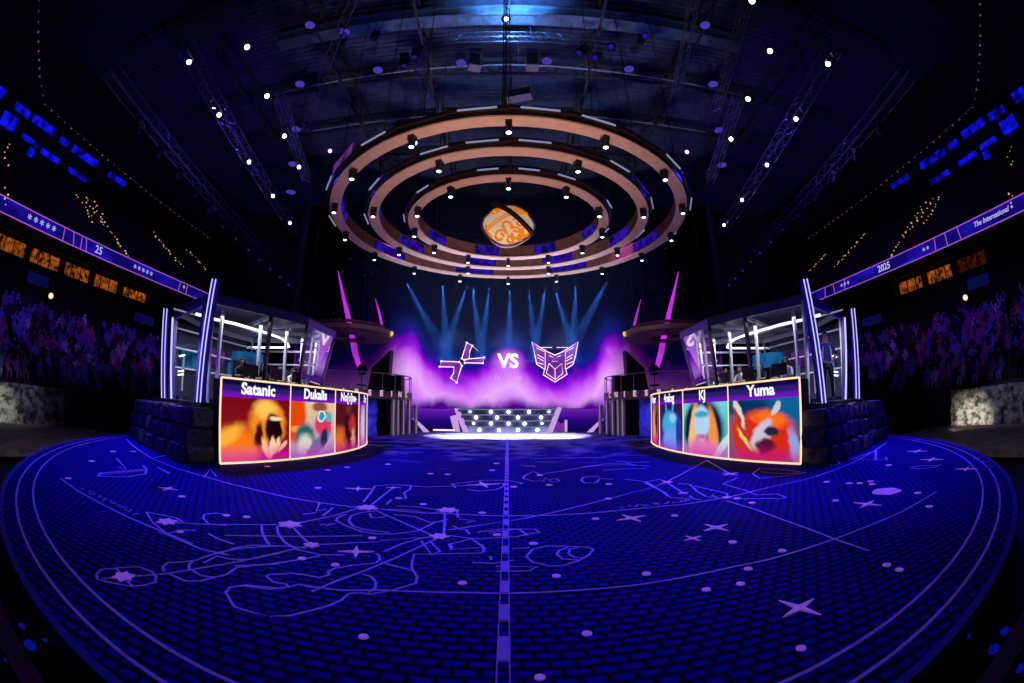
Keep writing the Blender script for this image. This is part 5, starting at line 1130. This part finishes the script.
for s in (-1, 1):
    side = 'left' if s < 0 else 'right'
    PN = LP if s < 0 else RP; AX, AY, AR = (17.5, 14.25, 12.0) if s < 0 else (19.2, 14.25, 13.5); TA, TB = (math.radians(-27.5), math.radians(27.4)) if s < 0 else (math.radians(-24.7), math.radians(27.2))
    # --- curved screen with the players' panels
    c0 = arc(s, 0, 0); t = thing('player_screen', 'curved LED wall of gold-framed player name panels below the %s booth' % side, 'screen', (c0.x, c0.y, 0))
    for i in range(NP):
        ta, tb = TA + (TB - TA) * i / NP, TA + (TB - TA) * (i + 1) / NP
        if s > 0: ua, ub = tb, ta      # the picture's left edge is its far edge on the right booth
        else: ua, ub = ta, tb
        def quadstrip(name, z0, z1, material, off, n=6):
            me = bpy.data.meshes.new(name); vs = []
            for k in range(n + 1):
                tt = ua + (ub - ua) * k / n; vs += [arc(s, tt, z0, off), arc(s, tt, z1, off)]
            me.from_pydata([tuple(v - t.location) for v in vs], [], [(2 * k, 2 * k + 2, 2 * k + 3, 2 * k + 1) for k in range(n)]); uvl = me.uv_layers.new(name='UVMap')
            for p in me.polygons:
                for li, vi in zip(p.loop_indices, p.vertices): uvl.data[li].uv = ((vi // 2) / n, vi % 2)
            me.materials.append(material); o = bpy.data.objects.new(name, me); COL.objects.link(o); o.parent = t; return o
        o = quadstrip('picture_panel', 0.06, 1.66, PN[i][1], 0.0); o['label'] = ['nearest', 'second', 'middle', 'fourth', 'farthest'][i] + ' picture panel with blurred colour shapes'
        nb = quadstrip('name_panel', 1.66, 2.09, M['name_bar'], 0.0)
        def fn(v, tm=(ta + tb) / 2): 
            dt = v.x / AR * (-1 if s > 0 else 1); q = arc(s, tm + dt, 1.88 + v.y, -0.0); q += (Vector((0, AY, 0)) - Vector((q.x, q.y, 0))).normalized() * 0.02; return q
        fn2 = lambda v, tm=(ta + tb) / 2: arc(s, tm + v.x / AR * (-1 if s > 0 else 1), 1.875 + v.y, 0.025)
        text_mb(PN[i][0], 0.40, fn2, 0.014).build('name_lettering', 'lettering_white', t)
    n_ = 40; mb = MB()
    for zz in (0.04, 2.11): mb.tube([arc(s, TA + (TB - TA) * k / n_, zz, 0.02) for k in range(n_ + 1)], 0.028, 6)
    for i in range(NP + 1): tt = TA + (TB - TA) * i / NP; mb.tube([arc(s, tt, 0.04, 0.02), arc(s, tt, 2.11, 0.02)], 0.026 if i in (0, NP) else 0.016, 6)
    mb.build('frame', 'screen_gold', t)
    mb = MB()
    P = [arc(s, TA + (TB - TA) * k / n_, 0, -0.04) for k in range(n_ + 1)]; Q = [arc(s, TA + (TB - TA) * k / n_, 0, -0.5) for k in range(n_ + 1)]
    mb.prism([(p.x, p.y) for p in P] + [(q.x, q.y) for q in reversed(Q)], 0.0, 2.08); mb.build('cabinet', 'black', t)
    # --- platform of the booth
    def mir(pts): return [(s * x, y) for x, y in pts]
    base_pts = mir([(7.5, 8.75), (12.0, 11.0), (13.4, 14.5), (12.0, 18.6), (7.3, 20.3)]) + [(q.x, q.y) for q in reversed(Q)]
    mb = MB(); mb.prism(base_pts, 0.0, 1.38); mb.prism(mir([(7.7, 8.9), (12.0, 11.05), (13.2, 14.5), (12.0, 18.4), (7.5, 20.0), (6.3, 14.5)]), 1.38, 1.46)
    o = mb.build('booth_platform', 'booth_black'); tag(o, 'raised black platform under the %s glass booth' % side, 'platform')
    # --- rough stone blocks along the near side of the platform
    rb = random.Random(11 if s < 0 else 23); a = Vector((7.12, 8.38, 0)) if s > 0 else Vector((-7.32, 8.54, 0)); b2 = Vector((s * 12.9, 11.35, 0)); d = (b2 - a).normalized(); L = (b2 - a).length; nrm = Vector((d.y, -d.x, 0)) if s > 0 else Vector((-d.y, d.x, 0))
    for row in range(3):
        x = rb.uniform(-0.1, 0.1) - 0.05
        while x < L - 0.2:
            w_ = rb.uniform(0.42, 0.72); hh = rb.uniform(0.44, 0.50); dep = rb.uniform(0.55, 0.75) + (0.35 if row == 0 else 0.12 * (2 - row))
            bo = bpy.data.objects.new('stone_block', block_shapes[rb.randrange(5)]); COL.objects.link(bo)
            c = a + d * (x + w_ / 2) - nrm * (0.06 - dep * 0.12); bo.location = (c.x, c.y, row * 0.445)
            bo.scale = (w_ * 0.97, dep, hh * 0.94); bo.rotation_euler = (0, 0, math.atan2(d.y, d.x) + rb.uniform(-.06, .06))
            tag(bo, 'rough dark stone block in the %s row of the wall below the %s booth' % (['bottom', 'middle', 'top'][row], side), 'block', 'stone blocks of the %s booth, %s row' % (side, ['bottom', 'middle', 'top'][row])); x += w_
    # --- two tall light pillars
    for i, (pb, ptp, pyt, D) in enumerate([(200.5 if s < 0 else 822.0, 216 if s < 0 else 803.5, 280, 12.15), (164.0 if s < 0 else 857.0, 166.5 if s < 0 else 852.0, 309, 15.6)]):
        c = at_d(pb, 405, D); c = Vector((c.x, c.y, 1.42)); tpt = at_d(ptp, pyt, D); t = thing('light_pillar', ['tall blue-lit leaning pillar with two glowing strips at the near corner of the %s booth' % side, 'tall pillar with two glowing strips at the outer end of the %s booth' % side][i], 'pillar', c)
        yaw = math.atan2(-c.x, c.y); R = Matrix.Rotation(yaw, 3, 'Z'); w2 = 0.26 if i == 0 else 0.22; fw = R @ Vector((0, 1, 0))
        mb = MB(); mb.bar(c, tpt, w2, 0.14, up=fw); mb.build('shaft', 'pillar_blue', t)
        for q in ((-0.11, -0.01) if i == 0 else (-0.09, 0.02)):
            q = q if s < 0 else -q; e_ = R @ Vector((q, -0.09, 0)); mb = MB(); mb.bar(c + e_ + Vector((0, 0, 0.02)), tpt + e_, 0.032, 0.03, up=fw); mb.build('light_strip', 'strip_blue', t)
    # --- entrance portal
    p1 = at_d(173 if s < 0 else 844, 404, 16.0); p1 = Vector((p1.x, p1.y, 1.4)); q1 = at_d(174.5 if s < 0 else 843, 318, 16.0); p2 = Vector((s * 9.3, 10.6, 1.4)); hgt = 2.7
    t = thing('booth_portal', 'blue-lit portal frame around the entrance of the %s booth' % side, 'frame', p1)
    mb = MB(); mb.bar(p1, q1, 0.14); mb.bar(q1, Vector((p2.x, p2.y, 1.4 + hgt + 0.35)), 0.14, 0.14); mb.bar(p2, p2 + Vector((0, 0, hgt + 0.35)), 0.12); mb.build('frame', 'pillar_blue', t)
    mb = MB(); mb.bar(p1 + Vector((0, -0.09, 0.05)), q1 + Vector((0, -0.09, 0)), 0.05); mb.build('light_strip', 'strip_blue', t)
    # --- glass house
    RT = [(8.75, 10.35), (7.75, 12.35), (7.15, 13.95), (7.2, 16.7), (9.0, 18.3), (12.2, 17.8), (12.6, 14.5), (11.6, 11.6)]
    FT = [(8.75, 10.5), (8.0, 12.5), (7.5, 14.1), (7.75, 16.3), (9.2, 18.0), (12.1, 17.6), (12.5, 14.5), (11.5, 11.7)]
    ZT, ZB = 4.5, 1.46
    tp = [Vector((s * x, y, ZT)) for x, y in RT]; bt = [Vector((s * x, y, ZB)) for x, y in FT]
    t = thing('glass_booth', 'glass-walled player booth with leaning posts above the %s player screen' % side, 'booth', (s * 9.6, 14, ZB))
    mb = MB(); mb.prism([(v.x, v.y) for v in tp], ZT + 0.06, ZT + 0.20); mb.build('roof', 'booth_roof', t)
    for i in range(8):
        j = (i + 1) % 8
        mb = MB(); mb.bar(tp[i], bt[i], 0.13 if i in (1, 2, 3) else 0.09, 0.10); mb.build('post', 'booth_black' if i in (1, 2) else ('post_violet' if i in (3, 4) else 'white_frame'), t)  # purple light on the far end is put into the violet post colour
        mb = MB(); mb.bar(tp[i], tp[j], 0.09, 0.26); mb.build('top_rail', 'post_violet' if i in (2, 3) else 'white_frame' if i in (4, 5, 6) else 'pillar_dark', t)
        mb = MB(); mb.bar(bt[i] + Vector((0, 0, 0.05)), bt[j] + Vector((0, 0, 0.05)), 0.08, 0.1); mb.build('sill', 'booth_black', t)
        if i != 7: mb = MB(); mb.add([bt[i], bt[j], tp[j], tp[i]], [(0, 1, 2, 3)]); mb.build('glass_pane', 'booth_glass', t)
    # inner steel: cross beams and slim columns
    mb = MB()
    cc = Vector((s * 10.4, 14.4, 4.38))
    for i in (1, 2, 3, 4, 6): mb.bar(tp[i] - Vector((0, 0, 0.12)), cc, 0.10, 0.12)
    for i in (0, 1, 2, 3): q = bt[i].lerp(Vector((s * 10.4, 14.4, ZB)), 0.22); mb.bar(q, Vector((q.x, q.y, ZT - 0.1)), 0.09)
    for q in ((7.55, 14.9), (7.7, 15.9), (8.4, 17.0)): mb.bar(Vector((s * q[0], q[1], ZB)), Vector((s * (q[0] - 0.2), q[1], ZT - 0.1)), 0.08)
    for zz in (2.5, 3.2, 3.9): mb.bar(Vector((s * 7.75, 14.6, zz)), Vector((s * 7.9, 16.4, zz)), 0.05)
    for zz in (2.6, 3.3, 4.0): mb.bar(Vector((s * 12.0, 12.0, zz)), Vector((s * 11.8, 17.6, zz)), 0.06)
    mb.bar(Vector((s * 11.8, 17.6, 3.9)), Vector((s * 8.2, 17.6, 3.9)), 0.08); mb.bar(Vector((s * 11.8, 17.5, 3.3)), Vector((s * 8.2, 17.5, 3.3)), 0.06)
    mb.build('inner_frame', 'white_frame', t)
    # ceiling light line: horseshoe
    pl = [(820, 315), (800, 320.5), (780, 324.8), (762, 330), (746, 334.8), (735, 339), (729, 343.5), (727, 347.4)]
    P = [on_z(px, py, 4.12) for px, py in pl]; P = [Vector((s * abs(v.x), v.y, v.z)) for v in P]
    P += [P[-1] + Vector((s * 0.5, 0.25, 0)), P[-1] + Vector((s * 2.4, 0.3, 0)), P[-1] + Vector((s * 4.4, 0.2, 0))]
    mb = MB(); mb.tube(P, 0.045, 8); o = mb.build('ceiling_light_line', 'strip_white', smooth=True); tag(o, 'curved white light line under the roof of the %s booth' % side, 'light')
    mb = MB(); P = [v + Vector((s * 0.9, -0.2, 0.15)) for v in P[:6]]; mb.tube(P, 0.025, 8); o = mb.build('ceiling_light_line', 'strip_soft', smooth=True); tag(o, 'thinner dim light line beside the bright one in the %s booth' % side, 'light')
    # back wall with lit patches, rack of white tubes
    t = thing('booth_back_wall', 'dark back wall of the %s booth with coloured lit patches' % side, 'wall', (s * 12.2, 14.5, ZB))
    mb = MB(); mb.add([(s * 12.35, 12.3, ZB), (s * 12.2, 17.4, ZB), (s * 12.2, 17.4, 4.3), (s * 12.35, 12.3, 4.3)], [(0, 1, 2, 3)]); mb.build('panel', 'booth_back', t)
    for (ya, yb, za, zb, mm) in [(12.8, 13.9, 2.6, 3.4, 'teal_glow'), (14.6, 15.6, 2.9, 3.6, 'magenta_glow'), (16.0, 17.0, 2.5, 3.2, 'teal_glow')]:
        mb = MB(); mb.box((s * 12.2, (ya + yb) / 2, (za + zb) / 2), (0.08, yb - ya, zb - za)); mb.build('lit_patch', mm, t)
    for i in range(6):
        c = Vector((s * (11.7 - 0.15 * i), 12.4 + 0.95 * i, ZB)); mb = MB(); mb.tube([c + Vector((0, 0, 0.3)), c + Vector((0, 0, 1.75 if i % 2 else 1.55))], 0.035, 6)
        o = mb.build('upright_tube_light', 'strip_soft'); tag(o, 'upright white tube light at the back of the %s booth' % side, 'light', 'tube lights in the %s booth' % side)
    for i, zz in enumerate((2.35, 2.48, 3.05)):
        c = at_d(183, 350, 17.3); x = abs(c.x) * s; mb = MB(); mb.bar((x - s * 0.3, c.y - 0.2, zz), (x + s * 0.55, c.y + 0.35, zz), 0.05); o = mb.build('shelf_light', 'strip_white'); tag(o, 'short bright horizontal light inside the portal of the %s booth, %s' % (side, ['lowest of three', 'middle of three', 'top of three'][i]), 'light')
    mb = MB(); c = Vector((s * 9.2, 13.2, 2.9)); mb.band((c.x, c.y), 0.42, 0.60, 2.75, 3.25, 20); o = mb.build('lit_logo_drum', 'teal_glow'); tag(o, 'blue glowing drum hanging in the %s booth' % side, 'sign')
    # desk, monitors, players
    t = thing('player_desk', 'curved black desk behind the screen of the %s booth' % side, 'desk', (s * 8.6, 14, ZB)); mb = MB()
    P = [arc(s, math.radians(q), 0, -1.75) for q in (-19, -12, -5, 2, 9, 16)]; Q2 = [arc(s, math.radians(q), 0, -2.45) for q in (-19, -12, -5, 2, 9, 16)]
    mb.prism([(p.x, p.y) for p in P] + [(q.x, q.y) for q in reversed(Q2)], 2.10, 2.16); mb.build('top', 'booth_black', t)
    mb = MB()
    for q in (-18, 0, 15): e_ = arc(s, math.radians(q), 0, -2.1); mb.box((e_.x, e_.y, 1.78), (0.08, 0.5, 0.64))
    mb.each('leg', 'booth_black', t)
    for i, q in enumerate((-16, -9, -2, 5, 12)):
        e_ = arc(s, math.radians(q), 2.16, -1.95); yaw = math.radians(q) * (-s) + (PI / 2 if s < 0 else -PI / 2)
        m_ = thing('monitor', 'black monitor seen from behind on the %s booth desk, %s' % (side, ['nearest', 'second nearest', 'middle', 'second farthest', 'farthest'][i]), 'monitor', e_)
        mb = MB(); mb.box(e_ + Vector((0, 0, 0.36)), (0.60, 0.04, 0.36), rz=yaw); mb.build('screen_back', 'black_paint', m_)
        mb = MB(); mb.box(e_ + Vector((0, 0, 0.01)), (0.25, 0.2, 0.02), rz=yaw); mb.tube([e_, e_ + Vector((0, 0, 0.3))], 0.025, 6); mb.build('stand', 'dark_metal', m_)
        pc = arc(s, math.radians(q + 2.6), 1.62, -3.0); face = (Vector((0, pc.y - 5, 0)) - Vector((pc.x, pc.y, 0))); yawp = math.atan2(-(-s * 1.0), 0) ; 
        yawp = PI / 2 * s + math.radians(q) * (-s) + (0.35 * s)
        lb = 'seated player with headset in a %s shirt, %s booth, %s desk place' % (('white' if (s > 0 and i in (0, 2)) or (s < 0 and i == 3) else 'dark'), side, ['nearest', 'second nearest', 'middle', 'second farthest', 'farthest'][i])
        (player_a if 'white' in lb else player_b).put((pc.x, pc.y, 1.46 + 0.12), (0, 0, yawp), lb)
        ch = thing('gaming_chair', 'black high-backed chair of the %s desk place, %s booth' % (['nearest', 'second nearest', 'middle', 'second farthest', 'farthest'][i], side), 'chair', (pc.x, pc.y, 1.46))
        Rz = Matrix.Rotation(yawp, 3, 'Z'); P0 = Vector((pc.x, pc.y, 1.46))
        mb = MB(); mb.box(P0 + Rz @ Vector((0, 0.1, 0.48)), (0.5, 0.5, 0.12), rz=yawp); mb.build('seat', 'black_paint', ch)
        mb = MB(); mb.box(P0 + Rz @ Vector((0, -0.2, 0.98)), (0.46, 0.1, 0.9), rz=yawp); mb.build('backrest', 'black_paint', ch)
        mb = MB(); mb.tube([P0 + Vector((0, 0, 0.06)), P0 + Vector((0, 0, 0.42))], 0.035, 8)
        for q2 in range(5): mb.bar(P0 + Vector((0, 0, 0.06)), P0 + Vector((0.28 * math.cos(q2 * 1.257), 0.28 * math.sin(q2 * 1.257), 0.04)), 0.04)
        mb.build('base', 'dark_metal', ch)

    # ============================================================== FAR PODIUM with balcony, fins, hovering disc and blades
    PC = Vector((s * 10.15, 25.4)); PR = 4.3
    t = thing('balcony_podium', 'round two-level podium with glyph fascia and wire railing at the far %s' % side, 'podium', (PC.x, PC.y, 0))
    mb = MB(); mb.band(PC, 0.2, PR - 1.25, 0, 2.05, 48); mb.build('drum', 'podium_dark', t)
    mb = MB(); mb.band(PC, 0.2, PR, 2.05, 2.16, 64); mb.band(PC, PR - 0.1, PR, 2.16, 2.5, 64); mb.build('deck', 'ring_brown', t)
    aa = [math.atan2(-1, -s * 0.25) + s * 0.0]
    body_ = 'OFARSEINC' if s < 0 else 'CNIESRAFO'
    for i, chh in enumerate(body_):
        ang = math.radians(-88 + 9.6 * i) if s < 0 else math.radians(-92 - 9.6 * (8 - i))
        R = Matrix.Rotation(ang + PI / 2, 3, 'Z'); c = Vector((PC.x + (PR + 0.02) * math.cos(ang), PC.y + (PR + 0.02) * math.sin(ang), 2.33))
        text_mb(chh, 0.42, (lambda v, c=c, R=R: c + R @ Vector((v.x, 0, v.y))), 0.02).build('glyph', 'letter_pink', t)
    mb = MB(); wires = MB()
    for i in range(28):
        ang = 2 * PI * i / 28; c = Vector((PC.x + (PR - 0.08) * math.cos(ang), PC.y + (PR - 0.08) * math.sin(ang), 2.5)); mb.tube([c, c + Vector((0, 0, 0.95))], 0.025, 5)
        a2 = ang + 2 * PI / 28; c2 = Vector((PC.x + (PR - 0.08) * math.cos(a2), PC.y + (PR - 0.08) * math.sin(a2), 2.5))
        in_mesh = (math.cos(ang) * s > -0.55)
        for k in range(1, 9 if in_mesh else 2): wires.tube([c + Vector((0, 0, 0.11 * k)), c2 + Vector((0, 0, 0.11 * k))], 0.009 if in_mesh else 0.006, 3)
        if in_mesh:
            for k in range(1, 8): q = c.lerp(c2, k / 8); wires.tube([q, q + Vector((0, 0, 0.95))], 0.008, 3)
    mb.band(PC, PR - 0.11, PR - 0.05, 3.42, 3.47, 56); mb.build('railing', 'rail_brown', t); wires.build('railing_mesh', 'rail_brown', t)
    # fins stepping down towards the stairs
    for i, (px, pyt, dpt) in enumerate([(393, 397, 23.9), (397.5, 397, 24.5), (403, 397.5, 25.2), (408.8, 399.5, 26.0), (415.5, 405, 26.8)]):
        c = on_y(px, 433.5, dpt); zt = on_y(px, pyt, dpt).z; c.x = s * abs(c.x); mb = MB()
        mb.box((c.x, c.y, zt / 2), (0.17, 0.4, zt)); o = mb.build('podium_fin', 'fin_brown'); tag(o, 'upright brown fin with a pale edge beside the %s podium, %s' % (side, ['nearest the podium front', 'second from the podium front', 'middle one', 'second lowest', 'lowest, next to the ramp'][i]), 'fin')
        mb = MB(); mb.box((c.x - s * 0.1, c.y - 0.29, zt / 2), (0.035, 0.03, zt)); mb.build('lit_edge', 'strip_soft', o)
    # blue rock panel below the deck
    mb = MB(); vs = []; na_, nz2 = 24, 10
    for j in range(nz2 + 1):
        for i in range(na_ + 1):
            ang = math.radians(-100 + 60 * i / na_) if s < 0 else math.radians(-80 - 60 * i / na_); z = 2.04 * j / nz2
            dd = 0.18 * mn.fractal(Vector((i * 0.35, z * 1.6, 5 * s)), 1.0, 2.0, 4); vs.append((PC.x + (PR - 0.38 + dd) * math.cos(ang), PC.y + (PR - 0.38 + dd) * math.sin(ang), z))
    k = na_ + 1; mb.add(vs, [(j * k + i, j * k + i + 1, (j + 1) * k + i + 1, (j + 1) * k + i) for j in range(nz2) for i in range(na_)]); mb.build('rock_cladding', 'rock_blue', t, True)
    # hovering disc
    hc = Vector((s * 9.75, 24.6)); hz = on_y(392, 338, 25.0).z
    t = thing('hovering_disc', 'dark round disc with a gilded rim floating over the far %s podium' % side, 'disc', (hc.x, hc.y, hz))
    mb = MB(); mb.band(hc, 1.2, 2.75, hz - 0.05, hz + 0.10, 56); mb.build('underside', 'ring_brown', t)
    mb = MB(); mb.band(hc, 2.6, 2.8, hz + 0.10, hz + 0.34, 56); mb.build('rim', 'gold_rim', t)
    mb = MB(); mb.band(hc, 2.2, 2.35, hz + 0.5, hz + 0.65, 48); mb.build('upper_hoop', 'ring_brown', t)
    mb = MB(); mb.sphere((hc.x - s * 2.78, hc.y, hz + 0.2), 0.16, 8); mb.build('rim_lamp', 'warm_gold', t)
    mb = MB()
    for q in (0.6, 2.2, 3.8, 5.4): mb.tube([(hc.x + 2.6 * math.cos(q), hc.y + 2.6 * math.sin(q), hz + 0.1), (hc.x + 2.6 * math.cos(q), hc.y + 2.6 * math.sin(q), 25.95)], 0.015, 4)
    mb.each('suspension_cable', 'dark_metal', t)
    # curved blades; the magenta light falling on them is put in as glow
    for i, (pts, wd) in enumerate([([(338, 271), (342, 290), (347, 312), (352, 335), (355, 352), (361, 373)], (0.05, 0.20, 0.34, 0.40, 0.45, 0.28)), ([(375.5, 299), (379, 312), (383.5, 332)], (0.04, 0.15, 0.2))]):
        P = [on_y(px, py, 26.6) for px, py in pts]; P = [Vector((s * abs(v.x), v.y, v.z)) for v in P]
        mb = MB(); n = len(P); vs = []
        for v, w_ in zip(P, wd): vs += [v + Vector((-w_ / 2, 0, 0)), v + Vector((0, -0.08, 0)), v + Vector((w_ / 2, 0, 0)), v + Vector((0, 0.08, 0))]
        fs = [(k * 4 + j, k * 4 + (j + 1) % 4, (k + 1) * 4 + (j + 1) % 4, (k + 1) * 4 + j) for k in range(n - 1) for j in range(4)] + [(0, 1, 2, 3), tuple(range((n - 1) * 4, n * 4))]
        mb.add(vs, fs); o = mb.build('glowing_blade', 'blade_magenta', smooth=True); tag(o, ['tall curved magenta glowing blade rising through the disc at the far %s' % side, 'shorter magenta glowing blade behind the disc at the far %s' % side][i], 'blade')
    # dark set rocks / speaker behind the balcony
    c = on_y(398 if s < 0 else 618, 386, 27.5); mb = MB(); mb.prism([(s * 6.95, 27.4), (s * 8.1, 27.6), (s * 8.1, 28.4), (s * 6.95, 28.2)], 0.0, 3.7); mb.add([(s * 8.1, 27.6, 0), (s * 9.9, 27.9, 0), (s * 9.9, 28.6, 0), (s * 8.1, 28.4, 0), (s * 7.8, 27.6, 5.4), (s * 9.2, 27.9, 4.2), (s * 9.2, 28.6, 4.2), (s * 7.8, 28.4, 5.4)], [(0, 1, 2, 3), (4, 5, 6, 7), (0, 1, 5, 4), (1, 2, 6, 5), (2, 3, 7, 6), (3, 0, 4, 7)]); o = mb.build('black_set_tower', 'black'); tag(o, 'black angular set tower behind the %s balcony' % side, 'set piece')
    # panellist chair silhouette on the balcony
    c = Vector((s * 8.0, 22.6, 2.16)); t = thing('round_backed_chair', 'round dark chair back standing behind the %s balcony railing' % side, 'chair', c)
    mb = MB(); mb.lathe([(0.05, -0.03), (0.30, -0.02), (0.32, 0.0), (0.30, 0.02), (0.05, 0.03)], 18, c + Vector((0, 0, 1.45)), Matrix.Rotation(PI / 2, 3, 'X')); mb.build('backrest', 'black', t)
    mb = MB(); mb.lathe([(0.26, 0.55), (0.28, 0.6), (0.26, 0.65)], 14, c); mb.build('seat', 'black', t); mb = MB(); mb.tube([c, c + Vector((0, 0, 1.3))], 0.03, 6); mb.build('leg', 'dark_metal', t)

# ================================================================== AUDIENCE
def spect(kind):
    J = [(0, 0, 0.45, 0.17, 0.13), (0, 0, 0.75, 0.17, 0.12), (0, 0.02, 1.0, 0.13, 0.09), (0, 0.04, 1.09, 0.06), (0, 0.06, 1.19, 0.095), (0, 0.05, 1.29, 0.07)]; E = [(0, 1), (1, 2), (2, 3), (3, 4), (4, 5)]
    for s in (-1, 1):
        i = len(J)
        if kind == 1: J += [(s * 0.22, 0, 0.98, 0.06), (s * 0.34, 0.12, 1.25, 0.045), (s * 0.26, 0.16, 1.50, 0.045)]
        elif kind == 2: J += [(s * 0.21, 0, 0.96, 0.06), (s * 0.24, 0.20, 0.78, 0.045), (s * 0.06, 0.32, 0.95, 0.05)]
        else: J += [(s * 0.21, 0, 0.96, 0.06), (s * 0.26, 0.10, 0.70, 0.045), (s * 0.16, 0.36, 0.62, 0.045)]
        E += [(2, i), (i, i + 1), (i + 1, i + 2)]
        i = len(J); J += [(s * 0.12, 0.42, 0.48, 0.08), (s * 0.12, 0.46, 0.06, 0.055)]; E += [(0, i), (i, i + 1)]
    return J, E
people = []
for kind in range(3):
    J, E = spect(kind); base = skin_mesh('seated_spectator', J, E, 1)
    for cm in range(5):
        me = base.copy(); me.materials.append(CROWD[cm]); me.materials.append(M['skin'])
        for p in me.polygons: p.material_index = 1 if (p.center.z > 1.10) else 0
        people.append(me)
low = []
for kind in range(3):
    J, E = spect(kind); b_ = skin_mesh('spectator_low', J, E, 0); low.append(([v.co.copy() for v in b_.vertices], [tuple(p.vertices) for p in b_.polygons])); bpy.data.meshes.remove(b_)
rc = random.Random(5)
for s in (-1, 1):
    side = 'left' if s < 0 else 'right'; n_ind = 0; stuff = [MB() for _ in range(5)]; seats = []
    for r in range(NROW):
        y = 4.6
        while y < 44:
            y += rc.uniform(0.50, 0.60)
            if abs(y - 21.5) < 0.6 or abs(y - 31.5) < 0.7 or abs(y - 12.3) < 0.4: continue
            if rc.random() < 0.06: continue
            seats.append((math.hypot(X0 + (r + 0.35) * DX, y), r, y))
    seats.sort()
    for idx, (dist, r, y) in enumerate(seats):
        x = s * (X0 + (r + 0.35) * DX); z = Z0 + r * DZ + (DZ if r > 0 else 0.0) * 1.0 - (0.0 if r else -DZ); rot = (PI / 2 if s < 0 else -PI / 2); rot = -PI / 2 if s < 0 else PI / 2; rot += rc.uniform(-.3, .3); kind = rc.choices((0, 1, 2), (7, 1.2, 3))[0]; cm = rc.choices(range(5), (4, 4, 1.1, 8, 1.2))[0]
        h = rc.uniform(0.92, 1.12)
        if idx < 150 and y > 5:
            o = bpy.data.objects.new('seated_spectator', people[kind * 5 + cm]); COL.objects.link(o); o.location = (x, y, z); o.rotation_euler = (0, 0, rot); o.scale = (h, h, h)
            tag(o, 'seated spectator in violet light in the lower stand on the %s' % side, 'person', 'front spectators in the %s lower stand' % side)
        else:
            vs, fs = low[kind]; Rm_ = Matrix.Rotation(rot, 3, 'Z') * h; stuff[cm].add([Vector((x, y, z)) + Rm_ @ v for v in vs], fs)
    mbs = MB(); mats_idx = []
    for cm in range(5): mbs.add(stuff[cm].v, stuff[cm].f); mats_idx += [cm] * len(stuff[cm].f)
    me = bpy.data.meshes.new('crowd'); me.from_pydata([tuple(v) for v in mbs.v], [], mbs.f)
    for cm in range(5): me.materials.append(CROWD[cm])
    me.polygons.foreach_set('material_index', mats_idx); o = bpy.data.objects.new('crowd', me); COL.objects.link(o)
    tag(o, 'rest of the crowd filling the rows of the %s lower stand' % side, 'crowd', None, 'stuff')

# ================================================================== HAZE over the far half of the stage, in which the ring lamps' beams show
mb = MB(); mb.box((0, 25.4, 9.0), (17, 10.2, 8.8)); hz_ = mb.build('haze', 'black')
m = bpy.data.materials.new('thin_haze'); m.use_nodes = True; nt = m.node_tree; nt.nodes.remove(nt.nodes['Principled BSDF'])
vs_ = nt.nodes.new('ShaderNodeVolumeScatter'); vs_.inputs['Density'].default_value = 0.011; vs_.inputs['Anisotropy'].default_value = 0.3; vs_.inputs['Color'].default_value = (0.35, 0.6, 1, 1)
nt.links.new(vs_.outputs[0], nt.nodes['Material Output'].inputs['Volume']); hz_.data.materials.clear(); hz_.data.materials.append(m)
tag(hz_, 'thin theatrical haze lit by blue beams in front of the backdrop', 'haze', None, 'stuff')
for x0, x1 in ((-5.2, -2.6), (-3.4, -4.2), (-1.9, -1.5), (-2.2, -5.6), (-1.0, -2.4), (0.1, 0.0), (1.1, 2.3), (2.0, 1.3), (3.5, 4.4), (2.4, 5.8), (5.0, 2.6)):
    a = math.asin(max(-1, min(1, x0 / 6.7))); spot('ring_beam_light', (x0, 15.5 + 6.7 * math.cos(a), 8.0), (x1, 31.0, 2.4), (0.08, 0.34, 1.0), 85000, 9, 0.5, 0.05)
